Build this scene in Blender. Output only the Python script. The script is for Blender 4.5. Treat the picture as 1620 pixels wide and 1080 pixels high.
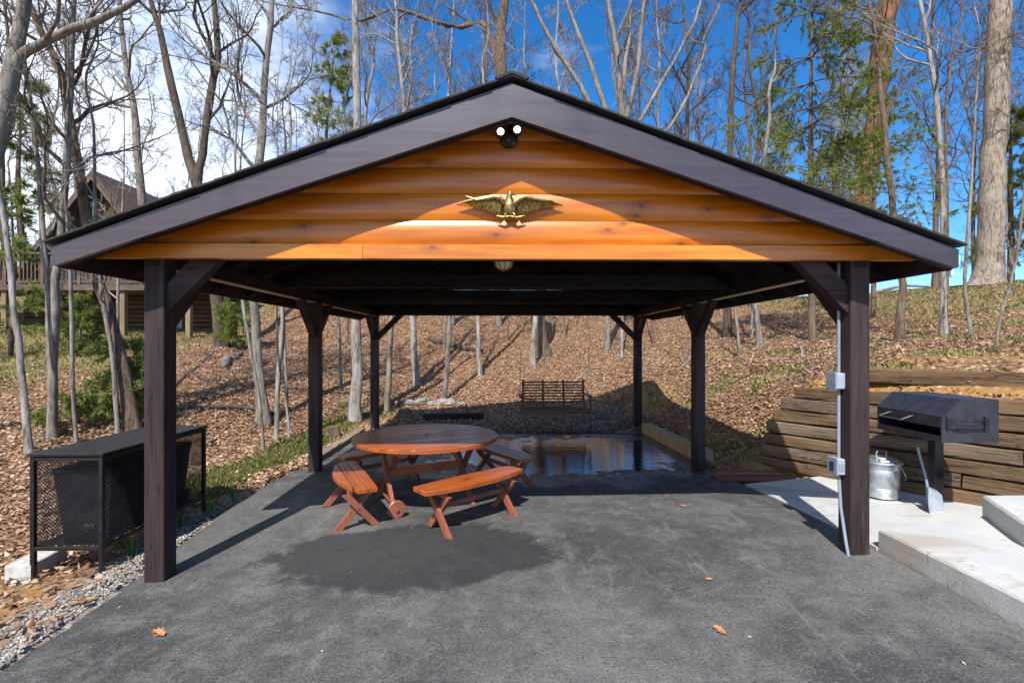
import bpy, math, random
import numpy as np
R = math.radians
for o in list(bpy.data.objects): bpy.data.objects.remove(o)
scene = bpy.context.scene
COL = scene.collection

# ------------------------------------------------------------------ camera
cam_d = bpy.data.cameras.new('camera'); cam = bpy.data.objects.new('camera', cam_d); COL.objects.link(cam)
cam.location = (-.056, -3.782, 1.75)
cam.rotation_euler = (R(90), 0, -.0163)
cam_d.sensor_width = 36; cam_d.lens = 17.13; cam_d.shift_y = 6.4 / 1620
cam_d.clip_start = .05; cam_d.clip_end = 2000
scene.camera = cam
# ------------------------------------------------------------------ sky and sun
SUN_EL, SUN_AZ = 50.0, 14.5          # light travels forward and 14 degrees to the right
world = bpy.data.worlds.new('World'); scene.world = world; world.use_nodes = True
nt = world.node_tree; nt.nodes.clear()
def N(t, typ, **kw):
    n = t.nodes.new(typ)
    for k, v in kw.items(): setattr(n, k, v)
    return n
def L(t, a, b): t.links.new(a, b)
sky = N(nt, 'ShaderNodeTexSky', sky_type='NISHITA'); sky.sun_disc = False
sky.sun_elevation = R(SUN_EL); sky.sun_rotation = R(180 + SUN_AZ)
sky.altitude = 1800; sky.air_density = 1.0; sky.dust_density = .25; sky.ozone_density = 4.5
tc = N(nt, 'ShaderNodeTexCoord'); sep = N(nt, 'ShaderNodeSeparateXYZ'); L(nt, tc.outputs['Generated'], sep.inputs[0])
zz = N(nt, 'ShaderNodeMath', operation='MAXIMUM'); L(nt, sep.outputs[2], zz.inputs[0]); zz.inputs[1].default_value = .06
dx = N(nt, 'ShaderNodeMath', operation='DIVIDE'); L(nt, sep.outputs[0], dx.inputs[0]); L(nt, zz.outputs[0], dx.inputs[1])
dy = N(nt, 'ShaderNodeMath', operation='DIVIDE'); L(nt, sep.outputs[1], dy.inputs[0]); L(nt, zz.outputs[0], dy.inputs[1])
cv = N(nt, 'ShaderNodeCombineXYZ'); L(nt, dx.outputs[0], cv.inputs[0]); L(nt, dy.outputs[0], cv.inputs[1])
mp = N(nt, 'ShaderNodeMapping'); L(nt, cv.outputs[0], mp.inputs[0]); mp.inputs['Location'].default_value = (0.0, 0.0, 0)
big = N(nt, 'ShaderNodeTexNoise'); big.inputs['Scale'].default_value = .34; big.inputs['Detail'].default_value = 1.0
fine = N(nt, 'ShaderNodeTexNoise'); fine.inputs['Scale'].default_value = 1.7; fine.inputs['Detail'].default_value = 8; fine.inputs['Roughness'].default_value = .58
L(nt, mp.outputs[0], big.inputs['Vector']); L(nt, mp.outputs[0], fine.inputs['Vector'])
bx = N(nt, 'ShaderNodeMath', operation='MULTIPLY_ADD'); L(nt, dx.outputs[0], bx.inputs[0]); bx.inputs[1].default_value = -.22; bx.inputs[2].default_value = -.10
s1 = N(nt, 'ShaderNodeMath', operation='ADD'); L(nt, big.outputs[0], s1.inputs[0]); L(nt, fine.outputs[0], s1.inputs[1])
s2 = N(nt, 'ShaderNodeMath', operation='ADD'); L(nt, s1.outputs[0], s2.inputs[0]); L(nt, bx.outputs[0], s2.inputs[1])
cr = N(nt, 'ShaderNodeMapRange'); cr.interpolation_type = 'SMOOTHSTEP'; L(nt, s2.outputs[0], cr.inputs[0])
cr.inputs[1].default_value = .84; cr.inputs[2].default_value = 1.28
mixc = N(nt, 'ShaderNodeMix', data_type='RGBA'); L(nt, cr.outputs[0], mixc.inputs['Factor'])
hs = N(nt, 'ShaderNodeHueSaturation'); hs.inputs['Saturation'].default_value = 1.28; L(nt, sky.outputs[0], hs.inputs['Color'])
L(nt, hs.outputs[0], mixc.inputs['A']); mixc.inputs['B'].default_value = (5.0, 5.5, 6.4, 1)
bg = N(nt, 'ShaderNodeBackground'); bg.inputs['Strength'].default_value = .15
L(nt, mixc.outputs['Result'], bg.inputs['Color'])
wo = N(nt, 'ShaderNodeOutputWorld'); L(nt, bg.outputs[0], wo.inputs[0])
sd = bpy.data.lights.new('sun', 'SUN'); sd.energy = 4.9; sd.angle = R(.53); sd.color = (1, .955, .89)
so = bpy.data.objects.new('sun', sd); COL.objects.link(so)
so.rotation_euler = (R(90 - SUN_EL), 0, -R(SUN_AZ)); so.location = (-6, -20, 25)
vs = scene.view_settings; vs.view_transform = 'Standard'; vs.look = 'None'; vs.exposure = 0.64; vs.gamma = 1; vs.use_curve_mapping = False
scene.render.engine = 'CYCLES'
scene.cycles.max_bounces = 6; scene.cycles.diffuse_bounces = 3; scene.cycles.glossy_bounces = 3; scene.cycles.transmission_bounces = 3

# ------------------------------------------------------------------ materials
MATS = {}
def ramp(t, fac, stops):
    n = N(t, 'ShaderNodeValToRGB'); e = n.color_ramp.elements
    while len(e) < len(stops): e.new(.5)
    for i, (p, c) in enumerate(stops): e[i].position = p; e[i].color = (*c, 1)
    L(t, fac, n.inputs[0]); return n.outputs[0]
def newmat(name):
    m = bpy.data.materials.new(name); m.use_nodes = True; t = m.node_tree; MATS[name] = m
    return m, t, t.nodes['Principled BSDF']
def coords(t, scale, rnd=True, world=False):
    if world: v = N(t, 'ShaderNodeNewGeometry').outputs['Position']
    else:
        v = N(t, 'ShaderNodeTexCoord').outputs['Object']
        if rnd:
            oi = N(t, 'ShaderNodeObjectInfo'); a = N(t, 'ShaderNodeVectorMath', operation='MULTIPLY_ADD')
            cx = N(t, 'ShaderNodeCombineXYZ')
            for i in range(3): L(t, oi.outputs['Random'], cx.inputs[i])
            L(t, cx.outputs[0], a.inputs[0]); a.inputs[1].default_value = (17.3, 9.1, 23.7); L(t, v, a.inputs[2]); v = a.outputs[0]
    m = N(t, 'ShaderNodeMapping'); m.inputs['Scale'].default_value = scale; L(t, v, m.inputs[0]); return m.outputs[0]
def noise(t, vec, scale=1, detail=4, rough=.55, dist=0):
    n = N(t, 'ShaderNodeTexNoise'); n.inputs['Scale'].default_value = scale; n.inputs['Detail'].default_value = detail
    n.inputs['Roughness'].default_value = rough; n.inputs['Distortion'].default_value = dist
    if vec is not None: L(t, vec, n.inputs['Vector'])
    return n.outputs[0]
def mix(t, fac, a, b, mode='MIX'):
    n = N(t, 'ShaderNodeMix', data_type='RGBA', blend_type=mode)
    for k, v in (('Factor', fac), ('A', a), ('B', b)):
        if hasattr(v, 'node'): L(t, v, n.inputs[k])
        elif k == 'Factor': n.inputs[k].default_value = v
        else: n.inputs[k].default_value = (*v, 1)
    return n.outputs['Result']
def mrange(t, v, a, b, c=0., d=1., smooth=True):
    n = N(t, 'ShaderNodeMapRange'); n.interpolation_type = 'SMOOTHSTEP' if smooth else 'LINEAR'
    L(t, v, n.inputs[0])
    for i, q in enumerate((a, b, c, d)): n.inputs[i + 1].default_value = q
    return n.outputs[0]
def math2(t, op, a, b):
    n = N(t, 'ShaderNodeMath', operation=op)
    for i, v in enumerate((a, b)):
        if hasattr(v, 'node'): L(t, v, n.inputs[i])
        else: n.inputs[i].default_value = v
    return n.outputs[0]
def bump(t, b, h, strength=.3, dist=.01, normal=None):
    n = N(t, 'ShaderNodeBump'); n.inputs['Strength'].default_value = strength; n.inputs['Distance'].default_value = dist
    L(t, h, n.inputs['Height'])
    if normal is not None: L(t, normal, n.inputs['Normal'])
    L(t, n.outputs[0], b.inputs['Normal']); return n.outputs[0]
AX = {'X': (1.6, 26, 26), 'Y': (26, 1.6, 26), 'Z': (26, 26, 1.6)}
def wood(name, dark, light, axis='X', rough=.5, coat=0., knots=None, bstr=.25, wear=None, fine=1., kp='xy', bd=.004, cracks=0.):
    m, t, b = newmat(name)
    g = noise(t, coords(t, tuple(s * fine if s > 2 else s for s in AX[axis])), 1, 5 if fine == 1 else 7, .6 if fine == 1 else .72, .4)
    g2 = noise(t, coords(t, tuple(.12 * s if s > 2 else .5 for s in AX[axis])), 1.5, 3)
    c = ramp(t, g, [(.28, dark), (.72, light)])
    c = mix(t, mrange(t, g2, .3, .75, 0, .55), c, tuple(.62 * q for q in dark), 'MIX')
    if knots:
        ks = tuple(2.1 if s < 2 else 4.4 for s in AX[axis])
        v = N(t, 'ShaderNodeTexVoronoi', voronoi_dimensions='2D'); v.inputs['Scale'].default_value = 1.0
        sp = N(t, 'ShaderNodeSeparateXYZ'); L(t, coords(t, ks), sp.inputs[0]); cb = N(t, 'ShaderNodeCombineXYZ'); L(t, sp.outputs[0], cb.inputs[0]); L(t, sp.outputs[1 if kp == 'xy' else 2], cb.inputs[1]); L(t, cb.outputs[0], v.inputs['Vector'])
        kn = mrange(t, math2(t, 'ADD', v.outputs['Distance'], math2(t, 'MULTIPLY', g, .06)), .055, .115, 1, 0); halo = mrange(t, v.outputs['Distance'], .08, .30, .55, 0)
        sz = N(t, 'ShaderNodeSeparateColor'); L(t, v.outputs['Color'], sz.inputs[0]); on = mrange(t, sz.outputs[0], .60, .66, 0, .85)
        c = mix(t, math2(t, 'MULTIPLY', halo, on), c, tuple(.55 * q for q in dark)); k = math2(t, 'MULTIPLY', kn, on)
        c = mix(t, k, c, knots)
    if wear:
        w = noise(t, coords(t, tuple(s * .45 for s in AX[axis])), 1, 6, .65)
        c = mix(t, mrange(t, w, .6, .72, 0, .7), c, wear)
    if cracks:
        ck = noise(t, coords(t, tuple(s * 1.1 if s > 2 else .9 for s in AX[axis])), 1, 3, .55, .9)
        ck = math2(t, 'MULTIPLY', mrange(t, math2(t, 'ABSOLUTE', math2(t, 'SUBTRACT', ck, .5), 0), .004, .020, 1, 0), mrange(t, g2, .42, .55))
        c = mix(t, math2(t, 'MULTIPLY', ck, cracks), c, tuple(.18 * q for q in dark)); g = math2(t, 'SUBTRACT', g, math2(t, 'MULTIPLY', ck, 1.2))
    L(t, c, b.inputs['Base Color'])
    rr = mrange(t, g2, .25, .75, rough * .8, min(1, rough * 1.25)); L(t, rr, b.inputs['Roughness'])
    b.inputs['Coat Weight'].default_value = coat; b.inputs['Coat Roughness'].default_value = .22
    bump(t, b, g, bstr, bd); return m
def plain(name, col, rough=.5, metal=0., var=.25, scale=8, bstr=.0, emit=None):
    m, t, b = newmat(name)
    g = noise(t, coords(t, (1, 1, 1)), scale, 5, .6)
    c = mix(t, mrange(t, g, .3, .7), tuple(q * (1 - var) for q in col), tuple(min(1, q * (1 + var)) for q in col))
    L(t, c, b.inputs['Base Color']); b.inputs['Metallic'].default_value = metal
    L(t, mrange(t, g, .3, .7, rough * .85, min(1, rough * 1.15)), b.inputs['Roughness'])
    if bstr: bump(t, b, g, bstr, .01)
    if emit: b.inputs['Emission Color'].default_value = (*emit[0], 1); b.inputs['Emission Strength'].default_value = emit[1]
    return m
for ax in 'XYZ': wood('stain_' + ax, (.020, .0125, .0125), (.058, .036, .037), ax, .62, .0, None, .6, (.085, .06, .058), 1.6, cracks=.8).node_tree.nodes['Principled BSDF'].inputs['Specular IOR Level'].default_value = .3
for ax in 'XYZ': wood('black_stain_' + ax, (.008, .007, .007), (.018, .015, .015), ax, .7, .0, None, .4).node_tree.nodes['Principled BSDF'].inputs['Specular IOR Level'].default_value = .25  # darker copy of the stain: under-roof shade painted into deck, rafters and beams
wood('barge_stain', (.035, .024, .030), (.068, .050, .060), 'X', .42, .35, (.02, .012, .014), .18)
wood('underside', (.40, .29, .18), (.56, .42, .28), 'Y', .7)
wood('siding', (.44, .098, .002), (.70, .235, .006), 'X', .36, .3, (.13, .036, .008), .10, kp='xz')
wood('trim_pine', (.46, .12, .003), (.72, .26, .010), 'X', .36, .3, (.14, .04, .009), .10, kp='xz')
wood('redwood_X', (.25, .055, .012), (.46, .118, .022), 'X', .38, .3, (.06, .014, .005), .25, (.34, .15, .07), 1.5)
wood('redwood_Z', (.19, .052, .026), (.36, .12, .064), 'Z', .55, .1, None, .35, (.38, .20, .13), 1.5)
wood('swing_wood', (.11, .045, .02), (.19, .085, .04), 'X', .6, 0, None, .2)
wood('tie_timber', (.065, .034, .015), (.26, .16, .082), 'X', .95, 0, None, 1.0, (.035, .02, .012), 2.6, bd=.016, cracks=1.)
wood('tie_timber_grey', (.08, .05, .03), (.28, .205, .135), 'X', .95, 0, None, 1.0, (.04, .025, .016), 2.6, bd=.016, cracks=1.)
wood('pale_timber', (.34, .22, .10), (.52, .37, .19), 'Y', .8, 0, None, .5)
wood('grey_timber', (.16, .12, .085), (.30, .235, .17), 'X', .9, 0, None, .8)
wood('black_timber', (.012, .012, .014), (.03, .03, .033), 'X', .8, 0, None, .5)
wood('red_plank', (.15, .055, .035), (.26, .10, .07), 'X', .8, 0, None, .5)
wood('log_wall', (.06, .034, .014), (.13, .078, .034), 'X', .75, 0, None, .4)
wood('deck_wood', (.075, .05, .033), (.15, .108, .072), 'X', .8, 0, None, .4)
wood('deck_post', (.16, .12, .07), (.27, .21, .12), 'Z', .8, 0, None, .4)
plain('shingle', (.022, .021, .022), .95, 0, .5, 40, .6)
plain('brown_shingle', (.08, .052, .042), .95, 0, .4, 6, .4)
plain('black_metal', (.009, .009, .010), .38, .0, .3, 12, .05)
plain('grill_metal', (.022, .021, .030), .42, .0, .25, 10, .08)
plain('bin_plastic', (.018, .022, .032), .45, 0, .2, 6)
plain('galvanised', (.52, .56, .58), .42, .9, .12, 14, .05)
plain('steel_rod', (.55, .53, .5), .35, 1.0, .1, 20)
plain('grey_pvc', (.21, .25, .31), .5, 0, .08, 8)
plain('grey_box', (.29, .33, .38), .5, 0, .1, 10)
plain('dark_slot', (.03, .03, .035), .5)
plain('brass', (.33, .24, .09), .42, 1.0, .45, 40, .2)
plain('bronze', (.06, .045, .03), .4, .7, .3, 20)
plain('lamp_glass', (.75, .68, .5), .2, 0, .1)
plain('lit_lens', (.9, .9, .85), .3, 0, .02, 4, 0, ((1, .97, .9), 5.0))
plain('block', (.42, .40, .36), .95, 0, .2, 20, .5)
plain('house_glass', (.03, .04, .05), .08)
plain('house_grey', (.36, .38, .40), .7)
plain('gutter_white', (.62, .72, .82), .4)
plain('stone', (.24, .225, .20), .95, 0, .4, 5, .7)

def concrete(name, base):
    m, t, b = newmat(name)
    p = coords(t, (1, 1, 1), False, True)
    a = noise(t, p, 2.2, 6, .62); f = noise(t, p, 90, 3, .6); st = noise(t, p, 1.1, 5, .7, .6)
    c = mix(t, mrange(t, a, .3, .75), tuple(q * .86 for q in base), base)
    c = mix(t, mrange(t, st, .52, .66, 0, .6), c, (.30, .23, .155))
    c = mix(t, mrange(t, noise(t, coords(t, (1.2, 5, 1), False, True), 1.5, 6, .7, .8), .58, .68, 0, .65), c, (.20, .13, .075))
    sp = N(t, 'ShaderNodeTexVoronoi'); sp.inputs['Scale'].default_value = 8; L(t, p, sp.inputs['Vector'])
    pn = noise(t, p, 1.7, 2)
    k = math2(t, 'MULTIPLY', mrange(t, sp.outputs['Distance'], .10, .16, 1, 0), mrange(t, pn, .50, .58))
    c = mix(t, k, c, (.10, .09, .08))
    L(t, c, b.inputs['Base Color']); b.inputs['Roughness'].default_value = .8
    h = math2(t, 'ADD', a, math2(t, 'MULTIPLY', f, .35)); bump(t, b, h, .65, .016); return m
concrete('concrete', (.47, .472, .46))

def asphalt():
    m, t, b = newmat('asphalt')
    p = coords(t, (1, 1, 1), False, True)
    sx = N(t, 'ShaderNodeSeparateXYZ'); L(t, p, sx.inputs[0])
    def ell(cx, cy, rx, ry, nz, amp, lo, hi):
        ex = math2(t, 'DIVIDE', math2(t, 'SUBTRACT', sx.outputs[0], cx), rx)
        ey = math2(t, 'DIVIDE', math2(t, 'SUBTRACT', sx.outputs[1], cy), ry)
        d = math2(t, 'SQRT', math2(t, 'ADD', math2(t, 'MULTIPLY', ex, ex), math2(t, 'MULTIPLY', ey, ey)), 0)
        d = math2(t, 'ADD', d, math2(t, 'MULTIPLY', math2(t, 'SUBTRACT', nz, .5), amp))
        return mrange(t, d, lo, hi, 1, 0)
    n1 = noise(t, p, 1.6, 6, .62); n2 = noise(t, p, .55, 5, .6, .5); gr = noise(t, p, 62, 4, .85)
    sc = noise(t, coords(t, (.7, 3.2, 1), False, True), 1.4, 7, .72, 1.2)
    sc2 = noise(t, p, 9, 6, .75, .3)
    vo = N(t, 'ShaderNodeTexVoronoi'); vo.inputs['Scale'].default_value = 95; L(t, p, vo.inputs['Vector'])
    mo = noise(t, p, 4.5, 6, .7, .4); st1 = noise(t, coords(t, (3.4, .55, 1), False, True), 1.1, 7, .72, 1.5)
    c = mix(t, mrange(t, n2, .3, .72), (.041, .040, .039), (.118, .115, .110))
    c = mix(t, mrange(t, mo, .45, .68, 0, .55), c, (.16, .157, .15))
    c = mix(t, mrange(t, mo, .48, .30, 0, .5), c, (.035, .035, .036))
    c = mix(t, mrange(t, gr, .54, .68, 0, .7), c, (.22, .218, .212))
    c = mix(t, mrange(t, gr, .48, .34, 0, .9), c, (.016, .016, .017))
    c = mix(t, mrange(t, sc, .58, .80, 0, .5), c, (.25, .248, .24))
    c = mix(t, mrange(t, st1, .57, .72, 0, .38), c, (.25, .247, .235))
    c = mix(t, math2(t, 'MULTIPLY', mrange(t, sc2, .62, .74, 0, .75), mrange(t, n1, .42, .58)), c, (.30, .28, .235))
    dk = ell(-.85, .38, 1.3, .72, math2(t, 'ADD', math2(t, 'MULTIPLY', n1, .6), math2(t, 'MULTIPLY', mo, .4)), 1.5, .80, .98)
    c = mix(t, math2(t, 'MULTIPLY', dk, .78), c, (.017, .017, .020))
    wet = math2(t, 'MAXIMUM', ell(.7, 4.55, 3.6, 2.45, n1, .6, .74, 1.05), 0)
    c = mix(t, math2(t, 'MULTIPLY', wet, .9), c, (.011, .012, .016))
    ud = ell(1.0, 4.25, 2.6, 1.7, math2(t, 'ADD', math2(t, 'MULTIPLY', n1, .55), math2(t, 'MULTIPLY', mo, .45)), 2.2, .74, .98)
    L(t, c, b.inputs['Base Color'])
    r = N(t, 'ShaderNodeMix', data_type='FLOAT'); L(t, wet, r.inputs[0]); r.inputs[2].default_value = .86
    L(t, mrange(t, n1, .35, .65, .12, .30), r.inputs[3])
    r2 = N(t, 'ShaderNodeMix', data_type='FLOAT'); L(t, ud, r2.inputs[0]); L(t, r.outputs[0], r2.inputs[2]); r2.inputs[3].default_value = .07
    L(t, r2.outputs[0], b.inputs['Roughness'])
    h = math2(t, 'ADD', gr, math2(t, 'MULTIPLY', vo.outputs['Distance'], .6))
    h = math2(t, 'MULTIPLY', h, mrange(t, ud, 0, 1, 1, .015))
    h = math2(t, 'MULTIPLY', h, mrange(t, wet, 0, 1, 1, .28))
    und = noise(t, coords(t, (2.2, 7, 1), False, True), 1.6, 4, .6, .5)
    h = math2(t, 'ADD', h, math2(t, 'MULTIPLY', math2(t, 'MULTIPLY', und, wet), mrange(t, ud, 0, 1, 4.0, .5)))
    L(t, mrange(t, wet, 0, 1, .4, 1.0), b.inputs['Specular IOR Level'])
    bump(t, b, h, .6, .012); return m
asphalt()

def soil():
    m, t, b = newmat('soil')
    p = coords(t, (1, 1, 1), False, True)
    at = N(t, 'ShaderNodeAttribute', attribute_name='zone'); sc = N(t, 'ShaderNodeSeparateColor'); L(t, at.outputs['Color'], sc.inputs[0])
    a = noise(t, p, .8, 6, .65); f = noise(t, p, 14, 6, .72); g = noise(t, p, 45, 3, .7)
    vo = N(t, 'ShaderNodeTexVoronoi'); vo.inputs['Scale'].default_value = 17; L(t, p, vo.inputs['Vector'])
    lf = ramp(t, vo.outputs['Color'], [(.15, (.09, .045, .025)), (.4, (.215, .112, .06)), (.62, (.33, .195, .108)), (.9, (.43, .29, .18))])
    c = mix(t, mrange(t, f, .3, .7, .0, .5), lf, (.10, .058, .032))
    c = mix(t, math2(t, 'MULTIPLY', sc.outputs[1], mrange(t, a, .3, .6, .35, 1)), c, mix(t, mrange(t, f, .3, .7), (.27, .13, .032), (.46, .26, .085)))
    gm = math2(t, 'MULTIPLY', sc.outputs[0], mrange(t, f, .38, .62, .25, 1))
    c = mix(t, gm, c, mix(t, mrange(t, g, .3, .7), (.11, .135, .035), (.24, .24, .08)))
    c = mix(t, math2(t, 'MULTIPLY', sc.outputs[2], mrange(t, g, .35, .6)), c, mix(t, mrange(t, f, .35, .65), (.20, .19, .18), (.42, .41, .40)))
    L(t, c, b.inputs['Base Color']); b.inputs['Roughness'].default_value = .97; b.inputs['Specular IOR Level'].default_value = .2
    bump(t, b, math2(t, 'ADD', f, math2(t, 'MULTIPLY', vo.outputs['Distance'], .7)), .8, .05); return m
soil()

def bark(name, dark, light, lichen, ls=.25, sz=5.0):
    m, t, b = newmat(name)
    v = coords(t, (sz * 3, sz * 3, sz * .55)); g = noise(t, v, 1.2, 7, .72, .6)
    big = noise(t, coords(t, (1, 1, .5)), 2.3, 4, .6)
    c = ramp(t, g, [(.36, dark), (.55, light), (.75, tuple(min(1, q * 1.35) for q in light))])
    c = mix(t, mrange(t, big, .5, .68, 0, ls), c, lichen)
    L(t, c, b.inputs['Base Color']); b.inputs['Roughness'].default_value = .95; b.inputs['Specular IOR Level'].default_value = .15
    bump(t, b, g, .9, .03); return m
bark('bark_grey', (0.065, 0.054, 0.045), (0.235, 0.205, 0.175), (0.34, 0.33, 0.29), .6)
bark('bark_pale', (.085, .075, .065), (.31, .285, .255), (.42, .405, .375), .5)
bark('bark_brown', (0.045, 0.03, 0.022), (0.16, 0.112, 0.08), (0.18, 0.165, 0.11), .45)
bark('bark_dark', (0.032, 0.024, 0.02), (0.11, 0.082, 0.064), (0.15, 0.14, 0.11), .4)
bark('bark_dead', (0.04, 0.024, 0.017), (0.15, 0.085, 0.052), (0.4, 0.17, 0.07), .8, 3)
bark('bark_oak', (0.06, 0.045, 0.035), (0.3, 0.25, 0.2), (0.36, 0.34, 0.29), .4, 4.5)
def islandmat(name, stops, rough=.9, trans=0.):
    m, t, b = newmat(name)
    g = N(t, 'ShaderNodeNewGeometry'); L(t, ramp(t, g.outputs['Random Per Island'], stops), b.inputs['Base Color'])
    b.inputs['Roughness'].default_value = rough; b.inputs['Specular IOR Level'].default_value = .25
    if trans:
        tr = N(t, 'ShaderNodeBsdfTranslucent'); L(t, b.inputs['Base Color'].links[0].from_socket, tr.inputs['Color'])
        mx = N(t, 'ShaderNodeMixShader'); mx.inputs[0].default_value = trans
        L(t, b.outputs[0], mx.inputs[1]); L(t, tr.outputs[0], mx.inputs[2]); L(t, mx.outputs[0], t.nodes['Material Output'].inputs[0])
    return m
islandmat('leaf', [(0, (.11, .056, .031)), (.25, (.25, .13, .072)), (.5, (.36, .212, .128)), (.75, (.46, .305, .20)), (1, (.57, .44, .31))], .85, .15)
_t = MATS['leaf'].node_tree; _b = _t.nodes['Principled BSDF']; _src = _b.inputs['Base Color'].links[0].from_socket
_n = noise(_t, coords(_t, (1, 1, 1), False, True), .75, 5, .65, .6)
_c = mix(_t, mrange(_t, _n, .50, .66, 0, .55), _src, (.105, .058, .038)); _c = mix(_t, mrange(_t, _n, .46, .34, 0, .45), _c, (.50, .34, .215))
L(_t, _c, _b.inputs['Base Color'])
for _l in list(_t.links):
    if _l.to_node.type == 'BSDF_TRANSLUCENT': L(_t, _c, _l.to_socket)
islandmat('grass', [(0, (.11, .155, .03)), (.5, (.22, .235, .065)), (1, (.40, .36, .17))], .8, .25)
islandmat('needle', [(0, (.075, .125, .022)), (.5, (.17, .225, .045)), (1, (.34, .34, .09))], .6, .35)
islandmat('gravel', [(0, (.13, .11, .09)), (.5, (.26, .235, .205)), (1, (.42, .395, .365))], .9)
islandmat('dark_gravel', [(0, (.07, .06, .05)), (.5, (.15, .13, .11)), (1, (.27, .235, .20))], .9)
islandmat('daffodil', [(0, (.07, .16, .03)), (1, (.16, .28, .07))], .6, .2)

# ------------------------------------------------------------------ mesh helpers
class MB:
    def __init__(s): s.v = []; s.f = []
    def add(s, v, f):
        o = len(s.v); s.v += [tuple(map(float, q)) for q in v]; s.f += [tuple(o + i for i in q) for q in f]; return s
    def box(s, x0, x1, y0, y1, z0, z1, b=0.):
        if b <= 0:
            v = [(x, y, z) for x in (x0, x1) for y in (y0, y1) for z in (z0, z1)]
            return s.add(v, [(0, 1, 3, 2), (4, 6, 7, 5), (0, 4, 5, 1), (2, 3, 7, 6), (0, 2, 6, 4), (1, 5, 7, 3)])
        X = (x0, x1); Y = (y0, y1); Z = (z0, z1); v = []; idx = {}
        for i in (0, 1):
            for j in (0, 1):
                for k in (0, 1):
                    sx, sy, sz = (b if q == 0 else -b for q in (i, j, k))
                    for a in range(3):
                        p = [X[i], Y[j], Z[k]]
                        if a != 0: p[0] += sx
                        if a != 1: p[1] += sy
                        if a != 2: p[2] += sz
                        idx[(i, j, k, a)] = len(v); v.append(p)
        g = lambda i, j, k, a: idx[(i, j, k, a)]
        f = []
        for q in (0, 1):
            f.append([g(q, 0, 0, 0), g(q, 1, 0, 0), g(q, 1, 1, 0), g(q, 0, 1, 0)][::1 if q else -1])
            f.append([g(0, q, 0, 1), g(1, q, 0, 1), g(1, q, 1, 1), g(0, q, 1, 1)][::-1 if q else 1])
            f.append([g(0, 0, q, 2), g(1, 0, q, 2), g(1, 1, q, 2), g(0, 1, q, 2)][::1 if q else -1])
        for p in (0, 1):
            for q in (0, 1):
                f.append([g(p, q, 0, 0), g(p, q, 1, 0), g(p, q, 1, 1), g(p, q, 0, 1)])
                f.append([g(p, 0, q, 0), g(p, 1, q, 0), g(p, 1, q, 2), g(p, 0, q, 2)])
                f.append([g(0, p, q, 1), g(1, p, q, 1), g(1, p, q, 2), g(0, p, q, 2)])
                for r in (0, 1): f.append([g(p, q, r, 0), g(p, q, r, 1), g(p, q, r, 2)])
        return s.add(v, f)
    def prism(s, poly, a0, a1, plane='xz'):
        n = len(poly); v = []
        for a in (a0, a1):
            for p, q in poly: v.append({'xz': (p, a, q), 'yz': (a, p, q), 'xy': (p, q, a)}[plane])
        f = [tuple(range(n))[::-1], tuple(range(n, 2 * n))] + [(i, (i + 1) % n, n + (i + 1) % n, n + i) for i in range(n)]
        return s.add(v, f)
    def bar(s, a, b, w, h, up=(0, 0, 1)):
        a = np.array(a, float); b = np.array(b, float); d = b - a; d /= np.linalg.norm(d)
        u = np.cross(d, np.array(up, float)); u /= np.linalg.norm(u); w2 = np.cross(u, d)
        v = [p + u * sx * w / 2 + w2 * sz * h / 2 for p in (a, b) for sx, sz in ((-1, -1), (1, -1), (1, 1), (-1, 1))]
        return s.add(v, [(3, 2, 1, 0), (4, 5, 6, 7)] + [(i, (i + 1) % 4, 4 + (i + 1) % 4, 4 + i) for i in range(4)])
    def tube(s, pts, r, n=8, cap=True):
        P = np.array(pts, float); K = len(P); r = np.broadcast_to(np.asarray(r, float), (K,))
        v, f = tubes(P[None], r[None], n); s.add(v, f)
        if cap:
            o = len(s.v) - K * n
            s.f.append(tuple(o + i for i in range(n))[::-1]); s.f.append(tuple(o + (K - 1) * n + i for i in range(n)))
        return s
    def lathe(s, prof, n=24, c=(0, 0, 0), axis='z'):
        v = []
        for r, h in prof:
            for i in range(n):
                a = 2 * math.pi * i / n; p = (r * math.cos(a), r * math.sin(a), h)
                if axis == 'y': p = (p[0], p[2], p[1])
                if axis == 'x': p = (p[2], p[0], p[1])
                v.append((p[0] + c[0], p[1] + c[1], p[2] + c[2]))
        f = [(k * n + i, k * n + (i + 1) % n, (k + 1) * n + (i + 1) % n, (k + 1) * n + i) for k in range(len(prof) - 1) for i in range(n)]
        if prof[0][0] > 1e-6: f.append(tuple(range(n))[::-1])
        if prof[-1][0] > 1e-6: f.append(tuple((len(prof) - 1) * n + i for i in range(n)))
        return s.add(v, f)
    def build(s, name, mat, parent=None, smooth=False):
        me = bpy.data.meshes.new(name); me.from_pydata(s.v, [], s.f); me.validate(); me.update()
        return link(name, me, mat, parent, smooth)
def link(name, me, mat, parent=None, smooth=False):
    if mat is not None and not me.materials: me.materials.append(MATS[mat] if isinstance(mat, str) else mat)
    if smooth:
        me.polygons.foreach_set('use_smooth', [True] * len(me.polygons))
        if smooth != 'all':
            try: me.set_sharp_from_angle(angle=R(40))
            except Exception: pass
    o = bpy.data.objects.new(name, me); COL.objects.link(o)
    if parent is not None: o.parent = parent
    return o
def fast_mesh(name, v, f, k):
    """v (n,3) float array, f (m,k) int array"""
    me = bpy.data.meshes.new(name); v = np.asarray(v, np.float32); f = np.asarray(f, np.int32)
    me.vertices.add(len(v)); me.vertices.foreach_set('co', v.ravel())
    me.loops.add(f.size); me.loops.foreach_set('vertex_index', f.ravel())
    me.polygons.add(len(f)); me.polygons.foreach_set('loop_start', np.arange(0, f.size, k, dtype=np.int32))
    me.polygons.foreach_set('loop_total', np.full(len(f), k, np.int32))
    me.update(calc_edges=True); return me
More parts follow.
